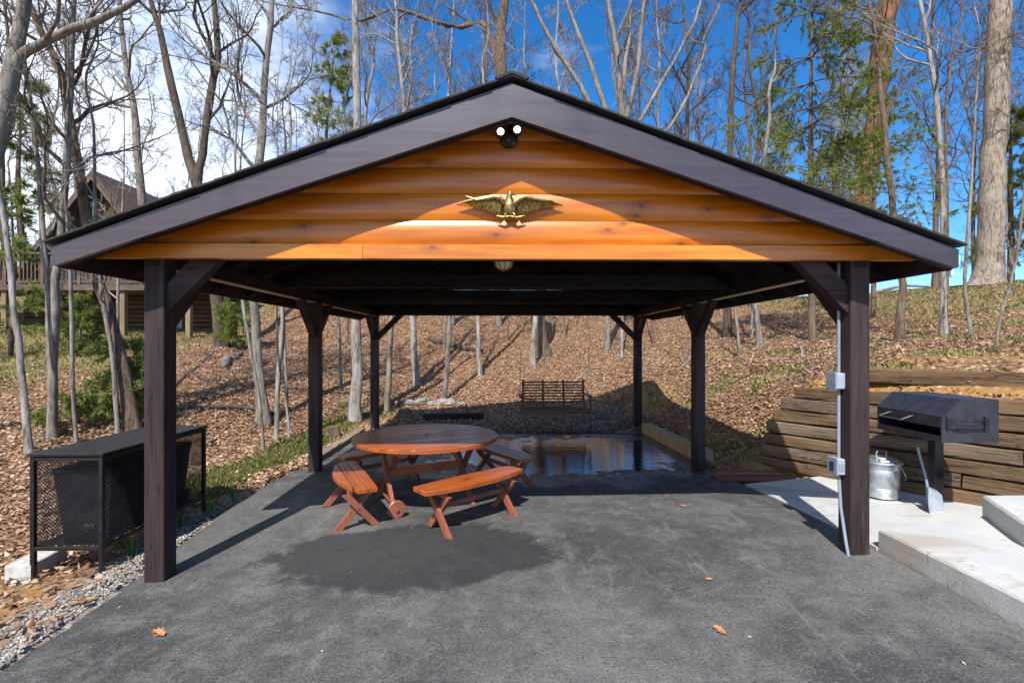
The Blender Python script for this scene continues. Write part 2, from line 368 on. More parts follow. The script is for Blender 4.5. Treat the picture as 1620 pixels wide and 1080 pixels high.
def tubes(P, Rr, n):
    """P (N,K,3), Rr (N,K) -> verts, quads"""
    Nn, K, _ = P.shape
    T = np.gradient(P, axis=1); T /= np.linalg.norm(T, axis=2, keepdims=True) + 1e-9
    ref = np.where(np.abs(T[:, :1, 2:3]) > .8, np.array([[[1., 0, 0]]]), np.array([[[0, 0, 1.]]]))
    U = np.cross(T, np.broadcast_to(ref, T.shape)); U /= np.linalg.norm(U, axis=2, keepdims=True) + 1e-9
    W = np.cross(T, U); a = np.arange(n) * 2 * np.pi / n
    V = P[:, :, None, :] + Rr[:, :, None, None] * (U[:, :, None, :] * np.cos(a)[None, None, :, None] + W[:, :, None, :] * np.sin(a)[None, None, :, None])
    i = np.arange(n); base = (np.arange(Nn)[:, None, None] * K + np.arange(K - 1)[None, :, None]) * n
    q = np.stack([base + i, base + (i + 1) % n, base + n + (i + 1) % n, base + n + i], -1).reshape(-1, 4)
    return V.reshape(-1, 3), q
def tag(o, label=None, cat=None, group=None, kind=None):
    if label: o['label'] = label
    if cat: o['category'] = cat
    if group: o['group'] = group
    if kind: o['kind'] = kind
    return o
def thing(name, label, cat, loc=(0, 0, 0), rz=0., group=None):
    o = bpy.data.objects.new(name, None); COL.objects.link(o); o.empty_display_size = .2
    o.location = loc; o.rotation_euler = (0, 0, rz); return tag(o, label, cat, group)
def copy_tree(o, parent=None):
    c = o.copy(); COL.objects.link(c)
    if parent is not None: c.parent = parent
    for ch in list(o.children): copy_tree(ch, c)
    return c
def box(name, mat, parent, *a, b=.004): return MB().box(*a, b).build(name, mat, parent)

# ------------------------------------------------------------------ terrain shape
def sst(a, b, x):
    t = np.clip((x - a) / (b - a), 0, 1)
    return t * t * (3 - 2 * t)
WALL_A = np.array([3.47, 2.91]); WALL_D = np.array([.608, -.794]); WALL_N = np.array([.794, .608])
def drive_z(x, y):
    w = 1 - .9 * sst(.2, 3.2, y)
    return (.02 + .031 * np.clip(x, -4, 4)) * w - .03 * (1 - w)
def wobble(x, y):
    return (np.sin(x * 1.3 + .7 * y) * .5 + np.sin(y * 1.9 - x * .6 + 1) * .35 + np.sin(x * 3.1 + 2) * np.sin(y * 2.7) * .3)
def left_edge(y):
    return np.interp(y, [-30, -1, 0, 1.5, 3, 3.4, 6.2], [-2.72, -2.86, -2.92, -3.1, -3.08, -2.92, -2.9])
def ground_z(x, y):
    x = np.asarray(x, float); y = np.asarray(y, float)
    base = drive_z(x, y) - .05
    # the wooded bank behind the pavilion
    k = sst(-6.8, -1.8, x)
    s = .17 + .125 * k; y0 = 2.6 + 5.6 * k
    t = (y - y0)
    soft = np.where(t > 0, np.sqrt(t * t + .36) - .6, 0)
    crest = 3.85 + .05 * np.clip(x, -8, 20)
    hb = s * soft
    hb = np.where(hb > 2.7, 2.7 + (crest - 2.7) * np.tanh((hb - 2.7) / (crest - 2.7)), hb)
    hb = hb + .16 * np.clip(y - 14, 0, 9) * sst(-1.5, -6, x)
    hb = hb + 1.12 * sst(6.2, 8.5, y) * sst(1.3, 4.1, x) * (1 - .6 * sst(9, 13, y))
    # the left side: slight fall away from the drive, then up
    off = left_edge(y) - x
    lf = -.10 * sst(.1, 1.2, off) * (1 - sst(1.5, 4, y)) + .11 * np.clip(off - 1.2, 0, 30) * sst(0, 6, y + off * .5) * .5
    # the right side: bank and terrace held by the timber wall
    n = (x - WALL_A[0]) * WALL_N[0] + (y - WALL_A[1]) * WALL_N[1]
    a = (x - WALL_A[0]) * WALL_D[0] + (y - WALL_A[1]) * WALL_D[1]
    step = sst(.08, .34, n) * 1.08 + .30 * sst(.65, 1.0, n)
    bank = np.clip((x - 3.02) * .62, 0, 1.3)
    wl = sst(-.25, .55, a)
    hr = step * wl + bank * (1 - wl) * sst(2.2, 3.2, y)
    m = np.clip(n - .9, 0, 60)
    hr = hr + np.where(n > .9, .07 * m + .0068 * m * m * (m < 14) + (m >= 14) * (.0068 * 196 + .03 * (m - 14)), 0)
    hr = np.minimum(hr, 6.2)
    hm = np.maximum(hb, hr); d = np.abs(hb - hr)
    h = hm + np.maximum(.25 - d, 0) ** 2 / 1.0
    out = base + h + lf
    dist = np.hypot(x, y - 3)
    rough = np.clip((h + np.clip(off, 0, 1) * .5), 0, 1) * wobble(x, y) * .07
    far = -np.clip(dist - 34, 0, 400) * .06
    under = (x > left_edge(y)) & (x < 2.95) & (y < 6.15)
    out = out + rough + far
    low = (x > 2.9) & (n < .05) & (a > -.1) | (x > 2.9) & (y < .6) & (n < .05)
    out = np.where(low & (y < 2.7), np.minimum(out, -.08), out)
    out = np.where(under, drive_z(x, y) - .06, out)
    return out

# ------------------------------------------------------------------ ground
def zones(x, y, z):
    """grass, clay, gravel weights"""
    n = wobble(x * .8, y * .8) * .5 + .5; n2 = wobble(x * 2.1 + 4, y * 2.3) * .5 + .5
    nn = (x - WALL_A[0]) * WALL_N[0] + (y - WALL_A[1]) * WALL_N[1]; a = (x - WALL_A[0]) * WALL_D[0] + (y - WALL_A[1]) * WALL_D[1]
    off = left_edge(y) - x
    g = sst(.25, .5, off) * (1 - sst(.9, 1.3, off)) * sst(1.4, 2.2, y) * (1 - sst(6, 8, y)) * 1.0
    g = np.maximum(g, sst(-9, -11.5, x) * sst(5, 8, y) * .8)
    g = np.maximum(g, sst(9.5, 12.5, x) * sst(6.5, 9, y) * (.35 + .4 * n))
    g = np.maximum(g, .75 * sst(.5, .8, n2) * (x > 3.3) * (1 - sst(7, 9, y)))
    g = np.maximum(g, .5 * sst(.6, .8, n) * sst(7.6, 8, y) * (1 - sst(9.6, 11, y)) * (x < 0) * (x > -4))
    g = np.maximum(g, sst(34, 44, np.hypot(x, y)))
    c = sst(.3, .5, nn) * (1 - sst(1.1, 1.9, nn)) * sst(-.5, .2, a)
    c = np.maximum(c, sst(.2, .6, nn) * (1 - sst(3.6, 5.2, nn)) * sst(-.3, .8, a) * sst(.2, .5, n2 * .5 + n * .5) * .95)
    c = np.maximum(c, sst(6.4, 6.8, y) * (1 - sst(7.6, 8.8, y)) * sst(1.8, 2.6, x) * (1 - sst(3.4, 4.2, x)) * sst(.35, .65, n2) * .8)
    c = np.maximum(c, sst(2.95, 3.1, x) * (1 - sst(3.5, 4.0, x)) * sst(2.2, 2.6, y) * (1 - sst(5, 6.5, y)) * .7)
    c = np.maximum(c, sst(.35, .6, off) * (1 - sst(1.2, 2.2, off)) * (1 - sst(-.4, 1.0, y)) * .75)
    r = (1 - sst(.25, .65, off)) * (off > -.3) * (1 - sst(1.5, 3.0, y))
    r = np.maximum(r, sst(5.9, 6.1, y) * (1 - sst(7.2, 8.6, y)) * (x > -2.2) * (x < 2.6) * .9)
    return np.clip(g, 0, 1), np.clip(c, 0, 1), np.clip(r, 0, 1)
def axis(vals):
    out = []
    for a, b, s in vals: out += list(np.arange(a, b, s))
    return np.array(out + [vals[-1][1]])
gx = axis([(-400, -60, 34), (-60, -24, 3), (-24, -9, .6), (-9, 9, .16), (9, 26, .55), (26, 62, 3), (62, 400, 34)])
gy = axis([(-200, -20, 30), (-20, -4, 2), (-4, 11, .16), (11, 26, .5), (26, 62, 3), (62, 420, 34)])
GX, GY = np.meshgrid(gx, gy); GZ = ground_z(GX, GY)
nxs, nys = len(gx), len(gy)
i = (np.arange(nys - 1)[:, None] * nxs + np.arange(nxs - 1)[None]).ravel()
me = fast_mesh('ground', np.stack([GX, GY, GZ], -1).reshape(-1, 3), np.stack([i, i + 1, i + nxs + 1, i + nxs], -1), 4)
zg, zc, zr = zones(GX.ravel(), GY.ravel(), GZ.ravel())
ca = me.color_attributes.new('zone', 'FLOAT_COLOR', 'POINT')
ca.data.foreach_set('color', np.stack([zg, zc, zr, np.ones_like(zg)], -1).astype(np.float32).ravel())
tag(link('ground', me, 'soil', None, 'all'), kind='structure')

# asphalt drive
ys = np.concatenate([np.arange(-24, -2, 1.0), np.arange(-2, 6.01, .2)]); NX = 40
rows = []
for k, y in enumerate(ys):
    x0 = left_edge(y) + .02 * math.sin(y * 7.1) + .015 * math.sin(y * 17.3); x1 = 2.93
    e = .05 * math.sin(k * 2.1)
    for q in np.linspace(0, 1, NX):
        x = x0 + (x1 - x0) * q
        yy = y if k < len(ys) - 1 else 6.02 + .16 * math.sin(x * 1.1 + .6) + .03 * math.sin(x * 9)
        rows.append((x, yy, float(drive_z(x, yy))))
rows = np.array(rows); M = len(ys); i = (np.arange(M - 1)[:, None] * NX + np.arange(NX - 1)[None]).ravel()
top = rows; low = rows - np.array([0, 0, .07])
f = [np.stack([i, i + 1, i + NX + 1, i + NX], -1)]
ring = [k * NX for k in range(M)] + [(M - 1) * NX + q for q in range(1, NX)]
rg = np.array(ring); f.append(np.stack([rg[:-1], rg[1:], rg[1:] + M * NX, rg[:-1] + M * NX], -1))
me = fast_mesh('driveway', np.concatenate([top, low]), np.concatenate(f), 4)
tag(link('driveway', me, 'asphalt', None, 'all'), kind='structure')

# concrete pad and steps
pad = [(2.945, 2.24), (2.945, 1.2), (2.945, .10), (5.0, .10), (5.3, .75), (4.93, 1.2), (3.92, 2.30)]
padz = [float(drive_z(2.945, y)) + .012 for x, y in pad[:3]] + [.10, .10, .10, .10]
MBp = MB(); MBp.add([(*q, -.12) for q in pad] + [(*q, z) for q, z in zip(pad, padz)], [(7, 8, 12, 13), (8, 9, 10, 11, 12)] + [(i, (i + 1) % 7, 7 + (i + 1) % 7, 7 + i) for i in range(7)])
tag(MBp.build('concrete_pad', 'concrete'), kind='structure')
def step(name, label, poly, z0, z1):
    m = MB(); n = len(poly); c = np.mean(np.array(poly), 0); bv = .018
    ins = [tuple(np.array(p) + (c - np.array(p)) / np.linalg.norm(c - np.array(p)) * bv) for p in poly]
    v = [(*p, z0) for p in poly] + [(*p, z1 - bv) for p in poly] + [(*p, z1) for p in ins]
    fs = [tuple(range(2 * n, 3 * n))] + [(a * n + k, a * n + (k + 1) % n, (a + 1) * n + (k + 1) % n, (a + 1) * n + k) for a in (0, 1) for k in range(n)]
    m.add(v, fs); o = m.build(name, 'concrete'); tag(o, label, 'step'); return o
step('concrete_step', 'long low white concrete step running along the driveway edge', [(2.96, .095), (2.985, -6.0), (7.2, -6.0), (7.2, .52), (4.14, .40)], .0, .275)
step('concrete_step', 'upper white concrete step at the right picture edge above the long low step', [(4.10, .385), (3.74, -.30), (3.74, -5.9), (7.1, -5.9), (7.1, .40)], .2, .452)

# ------------------------------------------------------------------ pavilion
RT, SL, HW = 3.659, .364, 3.2
def ztop(x): return RT - SL * abs(x)
pav = thing('pavilion', 'open timber picnic pavilion with dark stained posts and honey pine gable', 'pavilion')
PX = ((-2.82, -2.668), (2.668, 2.82)); PY = (0, 3.13, 6.32)
for si, (xa, xb) in enumerate(PX):
    for pi, y in enumerate(PY):
        z0 = float(drive_z((xa + xb) / 2, y)) - .02
        MB().box(xa, xb, y, y + .152, z0, 2.50 if pi == 0 else 2.36, .007).build('post', 'stain_Z', pav)
for xa, xb in ((-2.80, -2.69), (2.69, 2.80)):
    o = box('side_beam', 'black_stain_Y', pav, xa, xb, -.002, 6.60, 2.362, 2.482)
    box('beam_underside', 'underside', o, xa + .012, xb - .012, .16, 6.31, 2.352, 2.3615, b=.001)
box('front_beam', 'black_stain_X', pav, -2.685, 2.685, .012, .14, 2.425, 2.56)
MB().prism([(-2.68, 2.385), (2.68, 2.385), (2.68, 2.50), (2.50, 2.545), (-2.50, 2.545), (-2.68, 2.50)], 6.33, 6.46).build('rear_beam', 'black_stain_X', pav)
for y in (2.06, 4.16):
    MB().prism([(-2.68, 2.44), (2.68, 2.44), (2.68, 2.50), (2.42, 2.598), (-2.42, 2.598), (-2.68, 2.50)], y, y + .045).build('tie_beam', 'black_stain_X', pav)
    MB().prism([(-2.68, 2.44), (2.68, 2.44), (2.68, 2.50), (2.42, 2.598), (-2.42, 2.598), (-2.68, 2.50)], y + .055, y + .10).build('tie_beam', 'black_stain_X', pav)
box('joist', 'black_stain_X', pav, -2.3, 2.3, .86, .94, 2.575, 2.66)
# knee braces
def brace_xz(s, y):
    x = 2.668 * s
    MB().prism([(x, 2.225), (x, 2.005), (x - s * .42, 2.424), (x - s * .20, 2.424)][::s], y, y + .09).build('knee_brace', 'stain_X', pav)
for s in (-1, 1):
    brace_xz(s, .03)
    x = 2.668 * s
    MB().prism([(x, 2.01), (x, 1.86), (x - s * .53, 2.384), (x - s * .375, 2.384)], 6.35, 6.44).build('knee_brace', 'stain_X', pav)
    xa = s * 2.745
    for y, d in ((3.13, -1), (3.282, 1), (6.32, -1), (.152, 1)):
        MB().prism([(y, 2.0), (y, 1.86), (y + d * .51, 2.361), (y + d * .36, 2.361)], xa - .045, xa + .045, 'yz').build('knee_brace', 'stain_Y', pav)
# rafters, deck, shingles
for s in (-1, 1):
    for k in range(12):
        y = -.24 + k * .61
        za = lambda x: ztop(x) - .052
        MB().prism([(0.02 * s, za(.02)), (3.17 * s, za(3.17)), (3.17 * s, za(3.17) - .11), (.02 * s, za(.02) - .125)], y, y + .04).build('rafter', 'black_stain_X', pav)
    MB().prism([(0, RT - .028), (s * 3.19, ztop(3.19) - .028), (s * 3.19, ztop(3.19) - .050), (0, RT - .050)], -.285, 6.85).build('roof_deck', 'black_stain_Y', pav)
    # stepped shingle courses
    m = MB(); nC = 22; run = 3.225 / nC
    for k in range(nC):
        xa, xb = k * run, (k + 1) * run + .02
        za, zb = ztop(xa) - .006, ztop(xb) - .0005
        rr = random.Random(k * 7 + s)
        ya, yb = -.362 - rr.random() * .012, 6.92 + rr.random() * .012
        m.prism([(s * xa, za), (s * xb, zb), (s * xb, zb - .016), (s * xa, za - .013)], ya, yb)
    m.build('shingle_courses', 'shingle', pav)
    box('eave_fascia', 'stain_Y', pav, *(sorted((s * 3.192, s * 3.214))), -.288, 6.85, 2.30, ztop(3.214) - .034)
    for ya in (-.33, 6.851):
        MB().prism([(0, RT - .050), (s * 3.215, ztop(3.215) - .050), (s * 3.215, 2.318), (s * 3.20, 2.306), (0, RT - .290)], ya, ya + .04).build('barge_board', 'barge_stain', pav)
    # sub-fascia just behind the barge board, shade put into its dark colour
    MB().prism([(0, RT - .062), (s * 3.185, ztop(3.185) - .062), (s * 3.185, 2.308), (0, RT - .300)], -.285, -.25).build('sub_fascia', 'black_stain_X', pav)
MB().prism([(-.12, RT - .028), (0, RT + .014), (.12, RT - .028), (.10, RT - .045), (0, RT - .003), (-.10, RT - .045)], -.372, 6.93).build('ridge_cap', 'shingle', pav)
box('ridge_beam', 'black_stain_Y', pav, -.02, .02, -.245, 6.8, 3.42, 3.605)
# log siding, one board per course
bands = [2.5195, 2.713, 2.918, 3.117, 3.325, 3.53, 3.60]
def siding(z0, z1, yf, mat, sgn, name):
    K = 9; prof = []
    for k in range(K):
        q = k / (K - 1); bulge = .019 * max(0, 1 - (2 * q - 1) ** 2) ** .75
        prof.append((z0 + .0015 + (z1 - z0 - .003) * q, yf + sgn * (-.014 - bulge)))
    v = []; f = []; NXx = 9
    for z, y in prof:
        e = min(3.15, max(.0, (RT - .055 - z) / SL))
        for j in range(NXx): v.append((-e + 2 * e * j / (NXx - 1), y, z))
    o = len(v)
    for z, y in prof:
        e = min(3.15, max(.0, (RT - .055 - z) / SL))
        for j in (0, 1): v.append((-e + 2 * e * j, yf, z))
    for k in range(K - 1):
        for j in range(NXx - 1): f.append((k * NXx + j, k * NXx + j + 1, (k + 1) * NXx + j + 1, (k + 1) * NXx + j))
        f.append((o + 2 * k + 1, o + 2 * k, o + 2 * k + 2, o + 2 * k + 3))
        f.append((o + 2 * k, k * NXx, (k + 1) * NXx, o + 2 * k + 2)); f.append((k * NXx + NXx - 1, o + 2 * k + 1, o + 2 * k + 3, (k + 1) * NXx + NXx - 1))
    f.append(tuple(range(NXx))[::-1] + (o, o + 1)); 
    m = MB(); m.add(v, f); m.build(name, mat, pav, True)
for a, b in zip(bands[:-1], bands[1:]): siding(a, b, -.006, 'siding', 1, 'siding_board')
rb = [2.375] + bands
for a, b in zip(rb[:-1], rb[1:]): siding(a, b, 6.475, 'stain_X', -1, 'rear_siding_board')
e0 = 3.15; e1 = (RT - .055 - 2.517) / SL
MB().prism([(-e0 + .005, 2.41), (-1.13, 2.41), (-1.13, 2.517), (-e1, 2.517)], -.072, -.006).build('trim_board', 'trim_pine', pav)
MB().prism([(-1.127, 2.41), (e0 - .005, 2.41), (e1, 2.517), (-1.127, 2.517)], -.072, -.006).build('trim_board', 'trim_pine', pav)
MB().box(3.217, 3.30, -.26, 6.8, 2.335, 2.42, .01).build('gutter', 'gutter_white', pav)
MB().box(3.225, 3.26, -.25, -.21, 2.255, 2.334, .008).build('gutter_outlet', 'gutter_white', pav)

# flood lamp
fl = thing('flood_lamp', 'bronze twin flood lamp glowing at the gable peak', 'lamp', (-.02, -.045, 3.325))
MB().lathe([(0.0, -.05), (.045, -.05), (.066, -.03), (.066, .012), (0, .012)], 20, axis='y').build('canopy', 'bronze', fl, True)
MB().lathe([(0, -.085), (.02, -.08), (.028, -.05), (0, -.045)], 12, (0, 0, -.03), 'y').build('sensor', 'bronze', fl, True)
for sx in (-1, 1):
    h = MB().lathe([(.012, 0), (.028, -.02), (.036, -.055), (.036, -.085), (.03, -.085), (0, -.07)], 16, (sx * .062, -.03, .022 + .008 * sx), 'y').build('lamp_head', 'bronze', fl, True)
    MB().lathe([(0, -.088), (.025, -.086), (.025, -.082), (0, -.082)], 16, (sx * .062, -.03, .022 + .008 * sx), 'y').build('lens', 'lit_lens', h, True)
    MB().tube([(sx * .03, -.025, .0), (sx * .062, -.035, .02)], .012, 8).build('arm', 'bronze', fl)

# brass eagle
eg = thing('eagle_emblem', 'brass eagle plaque with spread wings on the gable siding', 'emblem', (-.012, -.062, 2.80))
def blob(rings, n=14):
    v = []; f = []
    for (x, y, z, rx, ry) in rings:
        for i in range(n):
            a = 2 * math.pi * i / n; v.append((x + rx * math.cos(a), y + ry * math.sin(a), z))
    K = len(rings)
    f = [(k * n + i, k * n + (i + 1) % n, (k + 1) * n + (i + 1) % n, (k + 1) * n + i) for k in range(K - 1) for i in range(n)]
    f += [tuple(range(n))[::-1], tuple((K - 1) * n + i for i in range(n))]
    return MB().add(v, f)
blob([(0, 0, -.075, .012, .01), (0, -.01, -.06, .035, .025), (0, -.015, -.02, .052, .035), (.0, -.015, .02, .048, .033), (-.002, -.018, .05, .032, .026), (-.004, -.024, .078, .023, .021), (.0, -.03, .098, .021, .02), (.004, -.032, .112, .012, .012)]).build('body', 'brass', eg, True)
hd = MB(); hd.add([(.012, -.045, .103), (.012, -.018, .103), (.055, -.034, .092), (.05, -.034, .084), (.012, -.045, .088), (.012, -.018, .088)], [(0, 1, 2), (0, 2, 3, 4), (1, 5, 3, 2), (4, 3, 5), (0, 4, 5, 1)]); hd.build('beak', 'brass', eg)
for s in (-1, 1):
    arm = MB().tube([(s * .03, -.02, .02), (s * .075, -.028, .062), (s * .12, -.026, .075), (s * .18, -.022, .062), (s * .25, -.018, .052), (s * .335, -.012, .05 if s > 0 else .085)], [.022, .024, .021, .016, .011, .003], 8); arm.build('wing', 'brass', eg, True)
    for k in range(14):
        q = k / 13; x0 = s * (.055 + .245 * q); z0 = .05 + .012 * math.sin(q * 3) - .004 * q
        ln = .115 - .075 * q; lean = .03 + .06 * q
        x1 = x0 + s * lean; z1 = z0 - ln; w = .0165
        MB().add([(x0 - w, -.016, z0), (x0 + w, -.016, z0), (x1 + w * .7, -.012, z1 + .015), (x1 + s * .006, -.012, z1), (x1 - w * .7, -.012, z1 + .012),
                  (x0, -.027, z0), (x1, -.021, z1 + .014)], [(0, 5, 6, 4), (5, 1, 2, 6), (4, 6, 3), (6, 2, 3), (1, 0, 4, 3, 2)]).build('feather', 'brass', eg)
MB().tube([(-.10, -.02, -.068), (-.05, -.024, -.08), (0, -.02, -.07), (.05, -.024, -.082), (.11, -.02, -.066)], [.007, .011, .009, .011, .006], 7).build('talon_branch', 'brass', eg, True)
for s in (-1, 1):
    MB().tube([(s * .02, -.02, -.04), (s * .035, -.03, -.06), (s * .04, -.03, -.082)], [.012, .009, .005], 7).build('leg', 'brass', eg, True)

# ceiling lamp on the joist
cl = thing('ceiling_lamp', 'small brass and glass ceiling lamp under the pavilion roof', 'lamp', (-.06, .90, 2.574))
MB().lathe([(0, 0), (.105, 0), (.108, -.012), (.095, -.022), (0, -.022)], 24).build('canopy', 'brass', cl, True)
MB().lathe([(.082, -.023), (.080, -.045), (.062, -.075), (.035, -.092), (0, -.096)], 24).build('glass_bowl', 'lamp_glass', cl, True)
for k in range(8):
    a = k * math.pi / 4 + .2; c, s_ = math.cos(a), math.sin(a)
    MB().tube([(r * c, r * s_, z) for r, z in ((.09, -.02), (.087, -.047), (.067, -.080), (.036, -.098), (.008, -.103))], .004, 5).build('rib', 'brass', cl)
MB().lathe([(0, -.125), (.012, -.118), (.008, -.108), (.02, -.100), (0, -.097)], 12).build('finial', 'brass', cl, True)

# conduit on the right front post
cd = thing('electrical_conduit', 'grey plastic conduit with two outlet boxes on right front post', 'conduit', (0, 0, 0))
xi = 2.668
MB().tube([(xi - .018, .115, 2.42), (xi - .018, .115, 1.53)], .0125, 10).build('pipe', 'grey_pvc', cd, True)
MB().tube([(xi - .020, .112, 1.40), (xi - .020, .112, .84)], .0125, 10).build('pipe', 'grey_pvc', cd, True)
MB().tube([(xi - .020, .112, .72), (xi - .022, .085, .45), (xi - .02, .03, .20), (xi - .018, .0, .085)], .0125, 10).build('pipe', 'grey_pvc', cd, True)
for z0, z1, dp in ((1.40, 1.53, .075), (.715, .845, .065)):
    bxm = MB().box(xi - dp, xi - .002, .055, .165, z0, z1, .008).build('outlet_box', 'grey_box', cd)
    MB().box(xi - dp - .012, xi - dp - .0005, .05, .17, z0 - .006, z1 + .006, .004).build('cover', 'grey_pvc', bxm)
    if z0 < 1:
        MB().box(xi - dp - .0155, xi - dp - .0125, .085, .135, z0 + .03, z1 - .03, .001).build('socket_face', 'dark_slot', bxm)
        MB().box(xi - .055, xi - .015, .050, .0545, z0 + .035, z1 - .035, .001).build('side_plate', 'grey_pvc', bxm)
    else:
        for yy in (.085, .125): MB().box(xi - dp - .0145, xi - dp - .0125, yy, yy + .012, z0 + .055, z0 + .075, .0005).build('knockout', 'galvanised', bxm)
MB().box(xi - .04, xi - .0005, .098, .132, 2.26, 2.285, .003).build('pipe_strap', 'galvanised', cd)

# ------------------------------------------------------------------ picnic table and benches
def leg_poly(x0, x1, h, w): return [(x0 - w / 2, 0), (x0 + w / 2, 0), (x1 + w / 2, h), (x1 - w / 2, h)]
tb = thing('picnic_table', 'round reddish wooden picnic table on wheeled trestle legs', 'table', (-.94, 1.80, -.022), math.atan2(.43, .9))
RAD, TZ = .815, .75; wd = .148; n = 11
for k in range(n):
    a = -RAD + 2 * RAD * k / n + .003; b = -RAD + 2 * RAD * (k + 1) / n - .003
    ys_ = np.linspace(a, b, 7); xs_ = np.sqrt(np.maximum(RAD ** 2 - ys_ ** 2, 1e-5))
    poly = [(x, y) for x, y in zip(xs_, ys_)] + [(-x, y) for x, y in zip(xs_[::-1], ys_[::-1])]
    c = np.mean(poly, 0); m = MB(); P = np.array(poly); Q = len(P)
    ins = P + (c - P) * np.minimum(.006 / np.maximum(np.abs(c - P), 1e-3), .3)
    v = [(*p, TZ - .040) for p in P] + [(*p, TZ - .005) for p in P] + [(*p, TZ) for p in ins]
    m.add(v, [tuple(range(Q))[::-1], tuple(range(2 * Q, 3 * Q))] + [(r * Q + j, r * Q + (j + 1) % Q, (r + 1) * Q + (j + 1) % Q, (r + 1) * Q + j) for r in (0, 1) for j in range(Q)])
    m.build('tabletop_plank', 'redwood_X', tb)
MB().lathe([(0, TZ + .003), (.022, TZ + .003), (.022, TZ - .01)], 14).build('umbrella_hole_cap', 'dark_slot', tb)
for y in (-.46, .46): pass
for x in (-.42, .42): box('cleat', 'redwood_X', tb, x - .045, x + .045, -.62, .62, TZ - .088, TZ - .041)
box('stretcher', 'redwood_X', tb, -.45, .45, -.02, .02, .33, .43)
for x, wh in ((-.44, True), (.44, False)):
    z0 = .085 if wh else 0
    for s, dxx in ((1, -.021), (-1, .021)):
        pts = [(s * -.36, z0), (s * .26, TZ - .09)]
        w = .095
        MB().prism([(pts[0][0] - w / 2, z0), (pts[0][0] + w / 2, z0), (pts[1][0] + w / 2, TZ - .0895), (pts[1][0] - w / 2, TZ - .0895)], x + dxx - .019, x + dxx + .019, 'yz').build('leg', 'redwood_Z', tb)
    if wh:
        MB().tube([(x, -.44, .09), (x, .44, .09)], .016, 10).build('axle', 'redwood_Z', tb)
        for y in (-.43, .395):
            w_ = MB().lathe([(0, 0), (.085, 0), (.092, .006), (.092, .029), (.085, .035), (0, .035)], 28, (x, y, .092), 'y').build('wheel', 'redwood_Z', tb, True)
            MB().lathe([(0, -.02), (.02, -.018), (.022, 0), (0, .0)], 10, (x, y - .0005, .092), 'y').build('hub', 'redwood_Z', w_)
# cross leg from (-.36) to (.26) both ways: braces to the stretcher
for s in (-1, 1): MB().bar((s * .40, 0, .42), (s * .16, 0, TZ - .05), .035, .07, (0, 1, 0)).build('diagonal_brace', 'redwood_Z', tb)

def bench(name, label, x, y, ang, curve, planks):
    b = thing(name, label, 'bench', (x, y, float(drive_z(x, y)) + .001), ang, 'curved benches around the round table')
    SZ, ln, w = .43, 1.22, .34
    # local: x along the seat, -y is the outer (curved) side
    edges = np.linspace(-w / 2, w / 2, planks + 1)
    for k in range(planks):
        y0, y1 = edges[k] + .004, edges[k + 1] - .004
        t = np.linspace(-1, 1, 15)
        half = ln / 2 - (.0 if planks == 1 else .10 * ((edges[k] + edges[k + 1]) / 2 + w / 2) / w * 0)
        qm = min(1., math.sqrt(max(.01, (y1 - .012 + w / 2) / curve)))
        lo = [(q * qm * half, max(y0, -w / 2 + .004 + curve * (q * qm) ** 2)) for q in t]
        hi = [(q * qm * half * .985, y1 - (.02 * q * q if k == planks - 1 else 0)) for q in t[::-1]]
        P = np.array(lo + hi); Q = len(P); c = P.mean(0)
        ins = P + np.sign(c - P) * .005
        v = [(*p, SZ - .042) for p in P] + [(*p, SZ - .006) for p in P] + [(*p, SZ) for p in ins]
        MB().add(v, [tuple(range(Q))[::-1], tuple(range(2 * Q, 3 * Q))] + [(r * Q + j, r * Q + (j + 1) % Q, (r + 1) * Q + (j + 1) % Q, (r + 1) * Q + j) for r in (0, 1) for j in range(Q)]).build('seat_plank', 'redwood_X', b)
    for xx in (-.41, .41):
        box('cleat', 'redwood_Z', b, xx - .03, xx + .03, -w / 2 + .07, w / 2 - .03, SZ - .085, SZ - .043)
        for s, d in ((1, -.022), (-1, .022)):
            MB().prism([(s * -.185 - .04, 0), (s * -.185 + .04, 0), (s * .115 + .04, SZ - .086), (s * .115 - .04, SZ - .086)], xx + d - .019, xx + d + .019, 'yz').build('leg', 'redwood_Z', b)
        MB().lathe([(0, 0), (.009, 0), (.009, .012), (0, .012)], 8, (xx - .052 if xx < 0 else xx + .042, 0, (SZ - .086) * .6), 'x').build('bolt', 'steel_rod', b)
    box('stretcher', 'redwood_Z', b, -.40, .40, -.014, .014, .21, .26)
    return b
bench('curved_bench', 'bench in front of the round table with bright sunlit orange seat', -.36, 1.08, math.atan2(.60, .67), .09, 1)
bench('curved_bench', 'bench left of the round table showing three planks and near rounded end', -1.67, 1.36, math.atan2(-.89, .46), .14, 3)
bench('curved_bench', 'shaded bench right of the round table beside the puddle', -.08, 2.52, math.atan2(.84, -.545), .10, 3)
bench('curved_bench', 'shaded bench mostly hidden behind the round table', -1.62, 2.62, math.atan2(-.62, -.70), .10, 3)

